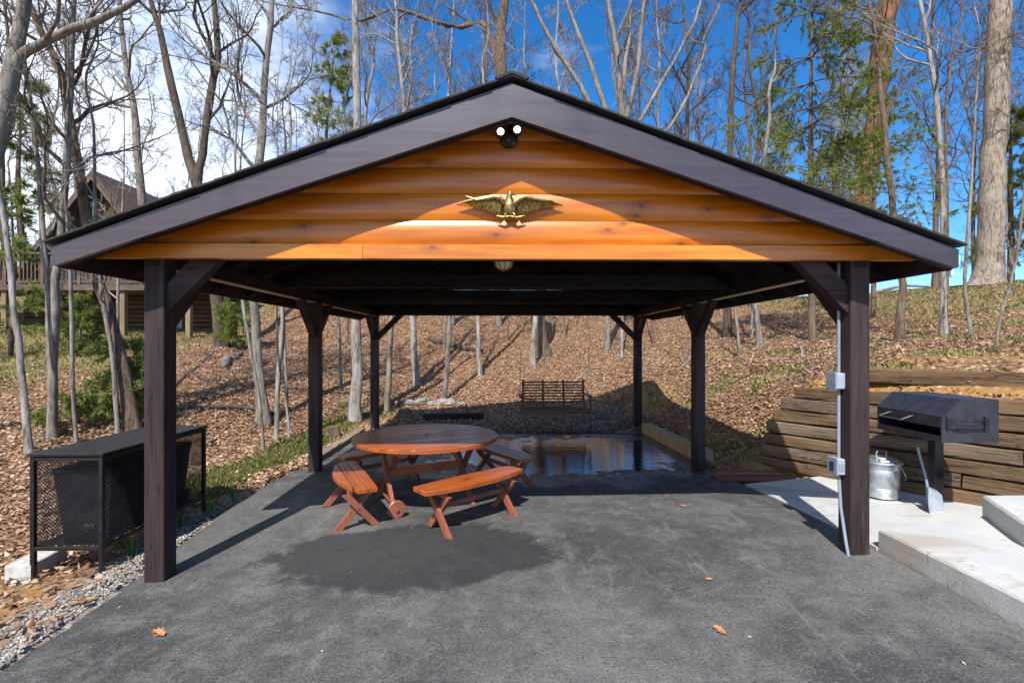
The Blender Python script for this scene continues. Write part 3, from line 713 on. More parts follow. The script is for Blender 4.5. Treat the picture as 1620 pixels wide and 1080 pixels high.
# ------------------------------------------------------------------ porch swing
sw = thing('porch_swing', 'brown slatted porch swing hanging from the rear beam', 'swing', (1.0, 6.36, .37), 0)
W = .68
for k in range(8):
    z = .17 + k * .058
    box('back_slat', 'swing_wood', sw, -W + .02, W - .02, .20 + .02 * k, .218 + .02 * k, z, z + .034, b=.003)
for x in (-W + .03, -.22, .22, W - .03):
    MB().bar((x, .215, .02), (x, .385, .64), .04, .03, (0, 1, 0)).build('back_stile', 'swing_wood', sw)
for k in range(7): box('seat_slat', 'swing_wood', sw, -W, W, -.29 + k * .07, -.232 + k * .07, .078, .098, b=.003)
box('seat_rail', 'swing_wood', sw, -W - .01, W + .01, -.315, -.292, .0, .085)
box('seat_rail', 'swing_wood', sw, -W - .01, W + .01, .19, .212, .0, .077)
for x in (-W + .03, 0, W - .03): box('seat_cross_rail', 'swing_wood', sw, x - .02, x + .02, -.29, .188, .015, .076)
for s in (-1, 1):
    box('armrest', 'swing_wood', sw, *sorted((s * (W - .02), s * (W + .07))), -.32, .30, .33, .355)
    box('arm_post', 'swing_wood', sw, *sorted((s * (W - .005), s * (W + .035))), -.30, -.26, .0, .329)
    for ya, za in ((-.28, .36), (.22, .36)):
        A = np.array((s * (W + .045), ya, za)); B = np.array((s * (W + .03), .03, 1.35)); nL = 24
        m = MB()
        for j in range(nL):
            p = A + (B - A) * (j + .0) / nL; q = A + (B - A) * (j + 1.15) / nL
            d = (B - A) / np.linalg.norm(B - A); u = np.cross(d, (0, 1, 0) if j % 2 else (1, 0, 0)); u /= np.linalg.norm(u); u = u * .009
            m.tube([p, p + u + d * .012, q + u - d * .012, q, q - u - d * .012, p - u + d * .012, p], .0028, 4, False)
        m.build('chain', 'steel_rod', sw)
    MB().tube([(s * (W + .03), .03, 1.34), (s * (W + .03), .03, 2.03)], .004, 5).build('chain_hanger', 'steel_rod', sw)

# ------------------------------------------------------------------ border timbers round the asphalt
def beam_thing(name, label, mat, a, b, w, h, z, cat='timber', group=None):
    a = np.array(a, float); b = np.array(b, float); d = b - a; ln = np.linalg.norm(d)
    t = thing(name, label, cat, (a[0], a[1], z), math.atan2(d[1], d[0]), group)
    return t, ln
def timber(name, label, mat, a, b, w, h, z, seed=0, parts=1, group=None, tilt=0.):
    a = np.array(a, float); b = np.array(b, float); d = b - a; ln = float(np.linalg.norm(d))
    o = rough_timber(ln, w, h, seed).build(name, mat); o.location = (a[0], a[1], z); o.rotation_euler = (tilt, 0, math.atan2(d[1], d[0]))
    return tag(o, label, 'timber', group)
def rough_timber(ln, w, h, seed, chew=.006):
    rr = random.Random(seed); n = max(3, int(ln / .14)); v = []; f = []; c = .012
    sec = [(-w / 2 + c, 0), (w / 2 - c, 0), (w / 2, c), (w / 2, h - c), (w / 2 - c, h), (-w / 2 + c, h), (-w / 2, h - c), (-w / 2, c)]
    for k in range(n + 1):
        x = ln * k / n; 
        for (p, q) in sec: v.append((x + (rr.uniform(-chew, chew) if k in (0, n) else 0), p + rr.uniform(-chew, chew), q + rr.uniform(-chew, chew)))
    for k in range(n):
        for i in range(8): f.append((k * 8 + i, k * 8 + (i + 1) % 8, (k + 1) * 8 + (i + 1) % 8, (k + 1) * 8 + i)[::-1])
    f += [tuple(range(8)), tuple(n * 8 + i for i in range(8))[::-1]]
    return MB().add(v, f)
timber('border_timber', 'pale sawn timber edging the wet asphalt by right rear posts', 'pale_timber', (2.99, 3.5), (2.85, 6.1), .22, .20, -.03, 3)
timber('border_timber', 'weathered timber edging the left of the asphalt beyond middle post', 'grey_timber', (-2.93, 3.45), (-2.97, 6.25), .14, .12, -.06, 4)
timber('border_timber', 'black timber kerb lying behind the round table at pavilion rear', 'black_timber', (-1.95, 7.72), (-.55, 7.86), .16, .19, -.04, 5)
for k, (yy, zz_) in enumerate(((2.52, .06), (2.72, .07))):
    m = rough_timber(.85, .17, .04, 20 + k, .003); o = m.build('plank', 'red_plank'); o.location = (2.72 + .05 * k, yy, float(drive_z(2.9, yy)) + .004 + (.03 if k else 0)); o.rotation_euler = (0, 0, -.06)
    tag(o, ('nearer' if k == 0 else 'farther') + ' reddish plank lying at the left corner of the concrete pad', 'plank', 'reddish planks by the concrete pad')

# ------------------------------------------------------------------ retaining wall
wall = thing('retaining_wall', 'retaining wall of stacked weathered timbers behind the grill', 'retaining wall', (WALL_A[0], WALL_A[1], .0), math.atan2(WALL_D[1], WALL_D[0]))
starts = [-.06, .03, .04, .06, .14, .24, .40]; H7 = .162
for k in range(7):
    x = starts[k]; j = 0; rr = random.Random(50 + k); cuts = [2.4 + rr.uniform(-.6, .6), 4.9 + rr.uniform(-.5, .5), 7.2]
    for c in cuts:
        m = rough_timber(c - x - .014, .17, H7 - .014 - rr.uniform(0, .014), 100 + k * 10 + j, .007)
        o = m.build('timber', 'tie_timber' if rr.random() < .7 else 'tie_timber_grey', wall); o.location = (x, .10 + .022 * k, .08 + k * H7 - .0); o.rotation_euler = (0, rr.uniform(-.004, .004), rr.uniform(-.004, .004))
        x = c; j += 1
a0 = WALL_A + WALL_N * .82 + WALL_D * .95; a1 = a0 + WALL_D * 4.2 + WALL_N * .25
timber('terrace_timber', 'long weathered timber on the clay terrace above the retaining wall', 'tie_timber', a0, a1, .17, .18, 1.27, 77)

# ------------------------------------------------------------------ grill
gr = thing('charcoal_grill', 'black steel park grill with sloped hood on a post', 'grill', (4.31, 1.10, .10), 0)
x0, x1, y0, y1 = -.30, .24, -.42, .36; zb, zt, zm = .745, 1.145, .985
MB().prism([(x0, zb), (x1, zb), (x1, zt), (x0 + .17, zt), (x0, zm)], y0, y0 + .012).build('end_panel', 'grill_metal', gr)
MB().prism([(x0, zb), (x1, zb), (x1, zt), (x0 + .17, zt), (x0, zm)], y1 - .012, y1).build('end_panel', 'grill_metal', gr)
MB().bar((x0 - .002, -.03, zm), (x0 + .172, -.03, zt + .002), .78, .010, (-.7, 0, .7)).build('hood_slope', 'grill_metal', gr)
box('hood_top', 'grill_metal', gr, x0 + .172, x1 - .001, y0 + .0125, y1 - .0125, zt - .006, zt + .004, b=.002)
box('hood_front', 'grill_metal', gr, x0 - .004, x0 + .006, y0 + .0125, y1 - .0125, zm - .10, zm - .002, b=.002)
box('back_panel', 'grill_metal', gr, x1 - .010, x1 - .002, y0 + .0125, y1 - .0125, zb, zt - .007, b=.001)
box('firebox_floor', 'black_metal', gr, x0 + .004, x1 - .011, y0 + .0125, y1 - .0125, zb, zb + .008, b=.001)
box('front_lip', 'grill_metal', gr, x0 - .002, x0 + .006, y0 + .0125, y1 - .0125, zb + .0005, zb + .06, b=.001)
for k in range(14): MB().tube([(x0 + .03, y0 + .05 + k * .05, zb + .12), (x1 - .03, y0 + .05 + k * .05, zb + .12)], .005, 6).build('grate_bar', 'black_metal', gr)
MB().tube([(x0 - .004, .18, zm - .03), (x0 - .12, .18, zm - .07), (x0 - .12, -.10, zm - .07), (x0 - .004, -.10, zm - .03)], .007, 8).build('handle', 'steel_rod', gr)
for cx_ in (x0 + .065, x0 + .42):
    bk = MB()
    for q in range(3):
        bk.prism([(cx_ - .02, zm - .005 - q * .04), (cx_ + .022, zm - .02 - q * .04), (cx_ + .022, zm - .038 - q * .04), (cx_ - .02, zm - .030 - q * .04)], y0 - .012, y0 - .001)
    bk.box(cx_ - .023, cx_ - .012, y0 - .0125, y0 - .0012, zm - .135, zm + .004)
    bk.build('height_bracket', 'black_metal', gr)
MB().tube([(x0 + .085, y0 - .012, zm - .03), (x0 + .16, y0 - .03, zm - .045), (x0 + .34, y0 - .03, zm - .045), (x0 + .40, y0 - .012, zm - .03)], .005, 6).build('grate_handle', 'black_metal', gr)
MB().tube([(x0 + .09, y0 - .014, zm - .115), (x0 + .40, y0 - .014, zm - .118)], .006, 6).build('lower_rod', 'black_metal', gr)
MB().tube([(x0 + .13, y0 - .014, zm - .116), (x0 + .25, y0 - .014, zm - .117)], .012, 8).build('spring_grip', 'black_metal', gr)
box('grill_post', 'black_metal', gr, -.052, .038, -.075, .015, .0, .744)
# ash shovel leaning on the grill post
sh = thing('ash_shovel', 'grey metal ash shovel leaning against the grill post', 'shovel', (4.21, .95, .101), .25)
sh.scale = (1.3, 1.2, 1.25)
v = []; f = []
for k, (z, w, cup) in enumerate(((.0, .075, .012), (.06, .078, .018), (.13, .072, .026), (.165, .045, .022), (.185, .016, .008))):
    for j in range(7):
        q = j / 6 * 2 - 1; v.append((q * w, .02 + z * .28 - cup * (abs(q) ** 3) * 1.6, z))
for k in range(4):
    for j in range(6): f.append((k * 7 + j, k * 7 + j + 1, (k + 1) * 7 + j + 1, (k + 1) * 7 + j))
nv = len(v); v += [(a, b_ + .004, c) for a, b_, c in v]; f += [tuple(nv + i for i in q)[::-1] for q in f]
MB().add(v, f).build('blade', 'grey_box', sh, True)
MB().tube([(0, .072, .18), (0, .085, .26), (0, .125, .40), (0, .15, .49)], [.011, .009, .009, .011], 8).build('handle', 'grey_pvc', sh, True)

# galvanised can
tcn = thing('ash_can', 'galvanised metal can with lid standing before the timber wall', 'can', (4.10, 1.52, .101))
MB().lathe([(0, 0), (.160, 0), (.164, .006), (.160, .014), (.163, .10), (.160, .104), (.164, .11), (.172, .30), (.169, .305), (.173, .311), (.176, .375), (.183, .38), (.18, .386), (.17, .384)], 40).build('bucket', 'galvanised', tcn, True)
ld = MB().lathe([(.196, .372), (.199, .378), (.195, .392), (.15, .402), (.145, .410), (.10, .420), (.095, .428), (0, .437)], 40).build('lid', 'galvanised', tcn, True)
MB().tube([(-.055, 0, .43), (-.055, 0, .475), (-.045, 0, .487), (.045, 0, .487), (.055, 0, .475), (.055, 0, .43)], .008, 8).build('lid_handle', 'galvanised', ld, True)
MB().tube([(.176, -.01, .32), (.205, -.03, .30), (.225, -.06, .22), (.215, -.07, .18), (.19, -.05, .20)], .004, 6).build('bail_handle', 'steel_rod', tcn, True)

# ------------------------------------------------------------------ bin enclosure at the left
cg = thing('bin_enclosure', 'black steel mesh bin enclosure beside the left front post', 'bin enclosure', (-3.86, .22, .0))
WX, LY, HZ = .545, 1.34, .87
fr = .034
for (x, y) in ((0, 0), (WX, 0), (0, LY), (WX, LY)):
    z0 = float(ground_z(-3.86 + x, .22 + y)) - .02
    box('corner_post', 'black_metal', cg, x - fr / 2, x + fr / 2, y - fr / 2, y + fr / 2, z0, HZ - .0125, b=.003)
for z in (.11, HZ - .035):
    for y in (0, LY): box('rail', 'black_metal', cg, fr / 2 + .0005, WX - fr / 2 - .0005, y - .014, y + .014, z - .015, z + .015, b=.002)
    for x in (0, WX): box('rail', 'black_metal', cg, x - .014, x + .014, fr / 2 + .0005, LY - fr / 2 - .0005, z - .015, z + .015, b=.002)
box('top_sheet', 'black_metal', cg, -.03, WX + .03, -.03, LY + .03, HZ - .012, HZ + .012, b=.004)
box('floor_sheet', 'black_metal', cg, .02, WX - .02, .02, LY - .02, .126, .134, b=.002)
def mesh_panel(u0, u1, z0, z1, plane, off):
    m = MB(); st = .030; w = .0042
    wdt, hgt = u1 - u0, z1 - z0; sl = 1.0
    c = -hgt
    while c < wdt:
        for s in (1, -1):
            # line u = c + t, z = t   (t 0..hgt)
            ta = max(0, -c); tb_ = min(hgt, wdt - c)
            if tb_ - ta > .01:
                pa, pb = (c + ta, ta), (c + tb_, tb_)
                if s < 0: pa, pb = (wdt - pa[0], pa[1]), (wdt - pb[0], pb[1])
                A = (u0 + pa[0], z0 + pa[1]); B = (u0 + pb[0], z0 + pb[1])
                if plane == 'y': m.bar((A[0], off + .001 * s, A[1]), (B[0], off + .001 * s, B[1]), w * .6, w, (0, 1, 0))
                else: m.bar((off + .001 * s, A[0], A[1]), (off + .001 * s, B[0], B[1]), w * .6, w, (1, 0, 0))
        c += st
    m.build('mesh_panel', 'black_metal', cg)
for y in (.0, LY): mesh_panel(fr / 2, WX - fr / 2, .127, HZ - .05, 'y', y)
for x in (.0, WX): mesh_panel(fr / 2, LY - fr / 2, .127, HZ - .05, 'x', x)
box('latch', 'black_metal', cg, WX - .12, WX - .03, -.03, -.018, .28, .31, b=.003)
def bin_(label, x, y, h):
    b = thing('wheeled_bin', label, 'bin', (x, y, .135), .1, 'bins inside the mesh enclosure')
    v = []; f = []
    for z, w, d in ((0, .17, .18), (.03, .175, .185), (h * .9, .215, .225), (h, .22, .23)):
        v += [(-w, -d, z), (w, -d, z), (w, d, z), (-w, d, z)]
    for k in range(3): f += [(k * 4 + i, k * 4 + (i + 1) % 4, k * 4 + 4 + (i + 1) % 4, k * 4 + 4 + i) for i in range(4)]
    f += [(3, 2, 1, 0), (12, 13, 14, 15)]
    MB().add(v, f).build('tub', 'bin_plastic', b)
    MB().box(-.235, .235, -.25, .245, h + .002, h + .04, .014).build('lid', 'bin_plastic', b)
    MB().tube([(-.16, .25, h + .02), (-.16, .285, h + .02), (.16, .285, h + .02), (.16, .25, h + .02)], .012, 8).build('handle', 'bin_plastic', b)
    for s in (-1, 1): MB().lathe([(0, 0), (.05, 0), (.055, .01), (.055, .03), (0, .035)], 16, (s * .19 - .017, .2, .058), 'x').build('wheel', 'black_metal', b)
bin_('dark bin in the nearer half of the black mesh enclosure', -3.58, .55, .56)
bin_('dark bin in the farther half of the black mesh enclosure', -3.58, 1.20, .56)
cb = MB().box(-.10, .10, -.19, .19, 0, .185, .008).build('concrete_block', 'block'); cb.location = (-3.98, .38, float(ground_z(-3.98, .38)) - .03); cb.rotation_euler = (0, 0, .12)
tag(cb, 'pale concrete block under the outer foot of the mesh enclosure', 'block')

# trunk lines of the nearer trees: x, y, z, radius
TP = {
'A': [(-7.03, 3.51, 0.05, 0.05), (-7.15, 3.51, 1.25, 0.043), (-7.29, 3.52, 2.55, 0.039), (-7.44, 3.52, 3.67, 0.035), (-7.61, 3.52, 4.98, 0.029), (-7.71, 3.52, 6.28, 0.022)],  # d=7.2
'B': [(-7.19, 4.04, 0.17, 0.069), (-7.19, 4.04, 1.21, 0.062), (-7.14, 4.03, 2.41, 0.058), (-7.07, 4.03, 3.41, 0.051), (-6.96, 4.03, 4.71, 0.048), (-6.9, 4.03, 6.01, 0.044), (-6.86, 4.03, 7.21, 0.037)],  # d=7.7
'B2': [(-7.19, 4.04, 0.82, 0.054), (-7.25, 4.04, 2.21, 0.047), (-7.32, 4.04, 3.21, 0.04), (-7.44, 4.04, 4.71, 0.032), (-7.62, 4.04, 6.21, 0.025), (-7.72, 4.04, 7.21, 0.018)],  # d=7.7
'C': [(-6.73, 3.95, 0.12, 0.029), (-6.81, 3.95, 1.22, 0.026), (-6.83, 3.95, 2.7, 0.026), (-6.91, 3.95, 4.18, 0.018), (-6.87, 3.95, 5.67, 0.015)],  # d=7.6
'D': [(-6.34, 4.6, 0.21, 0.115), (-6.57, 4.61, 1.46, 0.105), (-6.81, 4.61, 2.46, 0.091), (-6.97, 4.61, 2.89, 0.086), (-7.15, 4.61, 3.92, 0.077), (-7.43, 4.62, 5.63, 0.064), (-7.65, 4.62, 6.54, 0.055), (-8.12, 4.63, 7.51, 0.046)],  # d=8.3
'E': [(-6.44, 4.38, 0.17, 0.037), (-6.48, 4.38, 1.09, 0.036), (-6.59, 4.39, 1.92, 0.032), (-6.74, 4.39, 2.86, 0.032), (-6.82, 4.39, 3.8, 0.028), (-6.84, 4.39, 5.37, 0.02)],  # d=8.1
'F': [(-13.99, 15.45, 2.65, 0.168), (-14.16, 15.45, 7.08, 0.147), (-14.43, 15.45, 10.53, 0.127), (-14.77, 15.46, 12.5, 0.097), (-15.07, 15.47, 15.21, 0.077)],  # d=19.0
'G': [(-9.22, 12.23, 1.6, 0.195), (-9.57, 12.24, 4.76, 0.184), (-10.04, 12.24, 7.02, 0.173), (-10.37, 12.25, 8.05, 0.128), (-10.86, 12.26, 10.11, 0.118), (-11.19, 12.26, 11.75, 0.092), (-11.56, 12.27, 12.99, 0.074)],  # d=15.9
'G2': [(-10.04, 12.24, 6.98, 0.13), (-9.87, 12.24, 8.05, 0.113), (-9.57, 12.24, 10.11, 0.114), (-9.34, 12.23, 11.34, 0.097), (-9.5, 12.23, 12.99, 0.079)],  # d=15.9
'H': [(-4.91, 6.12, 0.1, 0.136), (-4.98, 6.12, 0.94, 0.102), (-5.05, 6.12, 2.09, 0.085), (-5.09, 6.12, 2.85, 0.079), (-5.07, 6.12, 4.51, 0.079), (-4.96, 6.12, 5.52, 0.074), (-4.86, 6.12, 7.31, 0.063), (-4.76, 6.12, 8.71, 0.046)],  # d=9.8
'I': [(-4.28, 5.31, -0.11, 0.042), (-4.24, 5.31, 1.12, 0.042), (-4.17, 5.31, 1.94, 0.037), (-4.15, 5.31, 2.53, 0.032), (-4.06, 5.3, 4.05, 0.027), (-4.0, 5.3, 5.8, 0.021)],  # d=9.0
'I2': [(-4.05, 5.36, -0.12, 0.027), (-4.12, 5.37, 1.12, 0.027), (-4.17, 5.37, 2.3, 0.027), (-4.24, 5.37, 3.71, 0.021), (-4.26, 5.37, 5.24, 0.016)],  # d=9.1
'J': [(-4.06, 4.42, -0.16, 0.028), (-4.15, 4.43, 0.87, 0.028), (-4.29, 4.43, 1.71, 0.028), (-4.42, 4.43, 2.45, 0.028), (-4.5, 4.43, 3.51, 0.023), (-4.55, 4.43, 4.88, 0.018)],  # d=8.1
'K': [(-3.44, 7.35, -0.1, 0.137), (-3.41, 7.35, 1.55, 0.116), (-3.42, 7.35, 2.7, 0.109), (-3.42, 7.35, 5.29, 0.089), (-3.42, 7.35, 7.88, 0.082), (-3.45, 7.35, 9.6, 0.068)],  # d=11.1
'L': [(-2.99, 8.41, -0.01, 0.076), (-2.94, 8.41, 0.91, 0.069), (-2.88, 8.41, 2.24, 0.061), (-2.79, 8.4, 4.05, 0.054), (-2.53, 8.4, 7.2, 0.038)],  # d=12.1
'M': [(-2.64, 10.68, 0.46, 0.11), (-2.7, 10.68, 1.5, 0.101), (-2.76, 10.68, 2.62, 0.092), (-2.81, 10.68, 5.42, 0.073), (-3.0, 10.69, 8.6, 0.064), (-3.22, 10.69, 10.85, 0.046)],  # d=14.4
'N': [(-1.74, 9.73, 0.13, 0.069), (-1.62, 9.73, 1.34, 0.069), (-1.55, 9.72, 2.56, 0.061), (-1.48, 9.72, 4.66, 0.052), (-1.76, 9.73, 7.81, 0.035)],  # d=13.5
'O': [(-0.8, 11.59, 0.66, 0.08), (-0.86, 11.59, 1.68, 0.07), (-0.86, 11.59, 2.87, 0.07), (-0.8, 11.59, 6.06, 0.06), (-0.7, 11.59, 9.65, 0.04)],  # d=15.4
'P': [(0.96, 12.66, 0.94, 0.096), (0.92, 12.66, 1.89, 0.085), (0.98, 12.66, 2.74, 0.085), (1.07, 12.66, 6.37, 0.075), (0.85, 12.67, 9.14, 0.053)],  # d=16.5
'Q': [(1.37, 13.78, 1.3, 0.25), (1.26, 13.78, 2.12, 0.205), (1.19, 13.78, 3.26, 0.194), (0.87, 13.79, 7.37, 0.182), (0.0, 13.8, 9.88, 0.182), (-0.2, 13.8, 12.16, 0.194), (-0.11, 13.8, 14.21, 0.16)],  # d=17.6
'S': [(3.44, 12.74, 1.41, 0.106), (3.46, 12.74, 2.32, 0.095), (3.53, 12.74, 3.39, 0.095), (3.76, 12.74, 7.05, 0.126), (3.98, 12.73, 9.41, 0.147)],  # d=16.6
'R1': [(8.2, 6.28, 1.72, 0.088), (8.26, 6.28, 2.63, 0.072), (8.26, 6.28, 3.16, 0.067), (8.1, 6.29, 4.61, 0.062), (7.89, 6.29, 6.33, 0.053), (7.75, 6.29, 7.92, 0.042)],  # d=10.2
'R2': [(9.19, 6.31, 1.86, 0.075), (9.19, 6.31, 3.16, 0.06), (9.17, 6.31, 4.49, 0.055), (9.05, 6.31, 6.62, 0.05), (8.9, 6.31, 7.81, 0.04), (8.68, 6.32, 9.01, 0.036)],  # d=10.2
'R3': [(9.24, 5.75, 1.78, 0.037), (9.11, 5.75, 2.83, 0.032), (9.14, 5.75, 3.84, 0.028), (9.26, 5.75, 5.6, 0.023), (9.37, 5.75, 7.35, 0.018)],  # d=9.7
'OAK': [(20.41, 16.53, 4.18, 0.709), (20.51, 16.53, 5.0, 0.573), (20.57, 16.52, 7.01, 0.515), (20.73, 16.52, 11.02, 0.475), (20.89, 16.52, 14.77, 0.445), (21.0, 16.52, 16.38, 0.435)],  # d=20.6
'DEAD': [(12.12, 13.02, 2.96, 0.325), (12.39, 13.02, 5.42, 0.305), (12.7, 13.01, 8.06, 0.302), (13.01, 13.01, 10.93, 0.3), (13.23, 13.0, 12.91, 0.315), (13.4, 13.0, 13.8, 0.314)],  # d=17.0
'THIN': [(6.8, 11.11, 1.89, 0.098), (6.88, 11.11, 6.54, 0.089), (6.96, 11.11, 9.46, 0.08), (7.11, 11.1, 11.6, 0.062), (7.23, 11.1, 12.38, 0.053)],  # d=15.0
'U': [(6.2, 8.04, 1.61, 0.076), (6.14, 8.04, 2.47, 0.062), (6.04, 8.04, 3.09, 0.062), (6.17, 8.04, 5.1, 0.055), (6.4, 8.03, 7.1, 0.041)],  # d=11.9
'V': [(7.97, 4.05, 1.51, 0.022), (8.06, 4.05, 2.23, 0.022), (8.21, 4.04, 2.75, 0.022), (8.35, 4.04, 3.47, 0.018), (8.49, 4.04, 4.81, 0.014)],  # d=8.0
'FORE': [(-9.27, 3.57, 0.22, 0.125), (-8.71, 3.56, 1.62, 0.118), (-8.06, 3.55, 3.3, 0.118), (-7.58, 3.54, 4.61, 0.115), (-7.37, 3.54, 5.64, 0.11), (-7.2, 3.54, 6.48, 0.085), (-7.09, 3.53, 7.23, 0.079)],  # d=7.2
'FOREL': [(-7.44, 3.54, 5.26, 0.065), (-7.26, 3.54, 5.94, 0.065), (-6.85, 3.53, 6.22, 0.057), (-6.46, 3.52, 6.42, 0.055), (-6.01, 3.52, 6.57, 0.05), (-5.49, 3.51, 6.85, 0.037)],  # d=7.2
}

# ------------------------------------------------------------------ trees
def norm(a): return a / (np.linalg.norm(a, axis=-1, keepdims=True) + 1e-9)
def smooth_path(pts, n):
    p = np.array(pts, float); k = len(p); t = np.linspace(0, k - 1, n); out = []
    for q in t:
        i = min(int(q), k - 2); u = q - i
        p0, p1, p2, p3 = p[max(i - 1, 0)], p[i], p[i + 1], p[min(i + 2, k - 1)]
        out.append(.5 * ((2 * p1) + (-p0 + p2) * u + (2 * p0 - 5 * p1 + 4 * p2 - p3) * u * u + (-p0 + 3 * p1 - 3 * p2 + p3) * u ** 3))
    return np.array(out)
def spawn(rg, P, Rr, n, t0, t1, ang, length, K, up, wob, rfac, rmin, bias=None):
    """children along parent paths: P (N,K0,3) -> (N*n,K,3)"""
    Nn, K0, _ = P.shape
    t = t0 + (t1 - t0) * (np.arange(n)[None] + rg.uniform(0, 1, (Nn, n))) / n
    x = t * (K0 - 1); i = np.clip(x.astype(int), 0, K0 - 2); u = (x - i)[..., None]
    ar = np.arange(Nn)[:, None]
    S = P[ar, i] * (1 - u) + P[ar, i + 1] * u
    T = norm(P[ar, i + 1] - P[ar, i]); r0 = (Rr[ar, i] * (1 - u[..., 0]) + Rr[ar, i + 1] * u[..., 0])
    q = norm(np.cross(T, norm(rg.normal(size=T.shape))))
    if bias is not None: q = norm(q + bias)
    a = np.radians(ang) * rg.uniform(.65, 1.3, (Nn, n, 1))
    D = norm(T * np.cos(a) + q * np.sin(a))
    plen = np.linalg.norm(np.diff(P, axis=1), axis=2).sum(1)[:, None]
    ln = (length if length > 0 else -length * plen) * (1 - .62 * (t - t0) / (t1 - t0 + 1e-6)) * rg.uniform(.55, 1.25, (Nn, n))
    S = S.reshape(-1, 3); D = D.reshape(-1, 3); ln = ln.reshape(-1); r0 = r0.reshape(-1)
    pts = [S]; st = (ln / (K - 1))[:, None]
    for k in range(K - 1):
        D = norm(D + rg.normal(size=D.shape) * wob + np.array([0, 0, up]))
        pts.append(pts[-1] + D * st)
    Pc = np.stack(pts, 1); rs = np.maximum(np.minimum(r0 * rfac, .005 + ln * .0155), rmin)
    tt = np.linspace(0, 1, K)[None]; Rc = np.maximum(rs[:, None] * (1 - .8 * tt), rmin * .7)
    return Pc, Rc
def crown_of(rg, P, Rr, nl, t0, lim_len, dens=1., up=.12, ang=55, rmin=.0042, t1=1.0):
    V = []; F = []; o = 0
    def put(p, r, s):
        nonlocal o
        v, f = tubes(p, r, s); V.append(v); F.append(f + o); o += len(v)
    A, Ar = spawn(rg, P, Rr, nl, t0, t1, ang, lim_len, 9, up, .2, .55, rmin * 2.2); put(A, Ar, 6)
    B, Br = spawn(rg, A, Ar, max(2, int(8 * dens)), .12, 1., 48, -.46, 6, up * .8, .2, .62, rmin * 1.5); put(B, Br, 4)
    Cc, Cr = spawn(rg, B, Br, max(2, int(7 * dens)), .12, 1., 45, -.5, 5, up * .6, .22, .7, rmin); put(Cc, Cr, 3)
    E_, Er = spawn(rg, Cc, Cr, max(2, int(4 * dens)), .2, 1., 40, -.6, 2, up * .5, .22, .75, rmin * .8); put(E_, Er, 3)
    v = np.concatenate(V); f = np.concatenate(F); return v, f
def trunk_mesh(paths, radii, sides, rg, rough=.05, flare=True):
    V = []; F = []; o = 0
    for j, (p, r) in enumerate(zip(paths, radii)):
        r = r.copy()
        v, f = tubes(p[None], r[None], sides)
        v = v.reshape(len(p), sides, 3)
        ph = np.arange(sides) * 2 * np.pi / sides
        dev = (v - p[:, None, :]) * (rough * (np.sin(ph * 3 + rg.uniform(0, 6))[None, :, None] * .5 + rg.normal(size=(len(p), sides, 1)) * .6))
        if flare and j == 0:
            z = np.linalg.norm(np.diff(p, axis=0), axis=1); s = np.concatenate([[0], np.cumsum(z)])
            fl = np.exp(-s / (min(r[0], .2) * 2.2 + .05)) * (.55 if r[0] < .4 else .25)
            dev += (v - p[:, None, :]) * fl[:, None, None] * (.55 + .6 * np.cos(ph * 4 + 1)[None, :, None])
        v = (v + dev).reshape(-1, 3); V.append(v); F.append(f + o); o += len(v)
    return np.concatenate(V), np.concatenate(F)
def tree(name, label, keys, mat, seed, nl=12, t0=.35, limb=2.2, dens=1., ext=5.0, sides=10, group=None, up=.12, ang=55, nseg=26, rough=.05, trunk_label=None, cat='tree', crown=True, rmin=.0042):
    rg = np.random.default_rng(seed)
    paths = []; radii = []
    for j, k in enumerate(keys):
        a = np.array(TP[k] if isinstance(k, str) else k, float)
        if ext > 0:
            d = a[-1, :3] - a[-2, :3]; d = norm(d[None])[0]; d = norm((d + np.array([0, 0, .6]))[None])[0]
            nx = 4
            add = [np.append(a[-1, :3] + d * ext * q / nx + rg.normal(size=3) * .12 * ext / 5, max(.008, a[-1, 3] * (1 - .88 * q / nx))) for q in range(1, nx + 1)]
            a = np.vstack([a, add])
        s = smooth_path(a, nseg); seg = np.linalg.norm(np.diff(s[:, :3], axis=0), axis=1)[:-1, None]; s[1:-1, :3] += rg.normal(size=(nseg - 2, 3)) * np.minimum(s[1:-1, 3:4] * .16, seg * .04)
        paths.append(s[:, :3]); radii.append(s[:, 3])
    base = paths[0][0].copy()
    t = thing(name, label, cat, tuple(base), 0, group)
    paths = [p - base for p in paths]
    v, f = trunk_mesh(paths, radii, sides, rg, rough)
    link('trunk', fast_mesh('trunk', v, f, 4), mat, t, 'all')
    if crown:
        V = []; F = []; o = 0
        for j, (p, r) in enumerate(zip(paths, radii)):
            v, f = crown_of(rg, p[None], r[None], nl if j == 0 else max(3, int(nl * .7)), t0 if j == 0 else .12, limb, dens, up, ang, rmin)
            V.append(v); F.append(f + o); o += len(v)
        link('crown', fast_mesh('crown', np.concatenate(V), np.concatenate(F), 4), mat, t, 'all')
    return t
G = 'bare trees close round the pavilion'
tree('bare_tree', 'thin pale stem leaning at far left picture edge behind the mesh enclosure', ['A'], 'bark_pale', 1, 14, .35, 2.2, .9, 4, group=G)
tree('bare_tree', 'grey twin stemmed tree standing behind the left end of the mesh enclosure', ['B', 'B2'], 'bark_grey', 2, 18, .3, 2.6, 1., 5, group=G)
tree('bare_tree', 'thin sapling just right of the grey twin stemmed tree', ['C'], 'bark_grey', 3, 8, .2, 1.0, .8, 3, group=G)
tree('bare_tree', 'thick brown trunk leaning left behind the mesh enclosure', ['D'], 'bark_brown', 4, 17, .4, 3.4, 1., 6, 12, group=G)
tree('bare_tree', 'slim stem crossing in front of the thick leaning brown trunk', ['E'], 'bark_grey', 5, 11, .25, 1.6, .8, 3, group=G)
tree('bare_tree', 'tall straight tree in front of the cabin at left', ['F'], 'bark_grey', 6, 20, .25, 4.2, 1., 6, group=G)
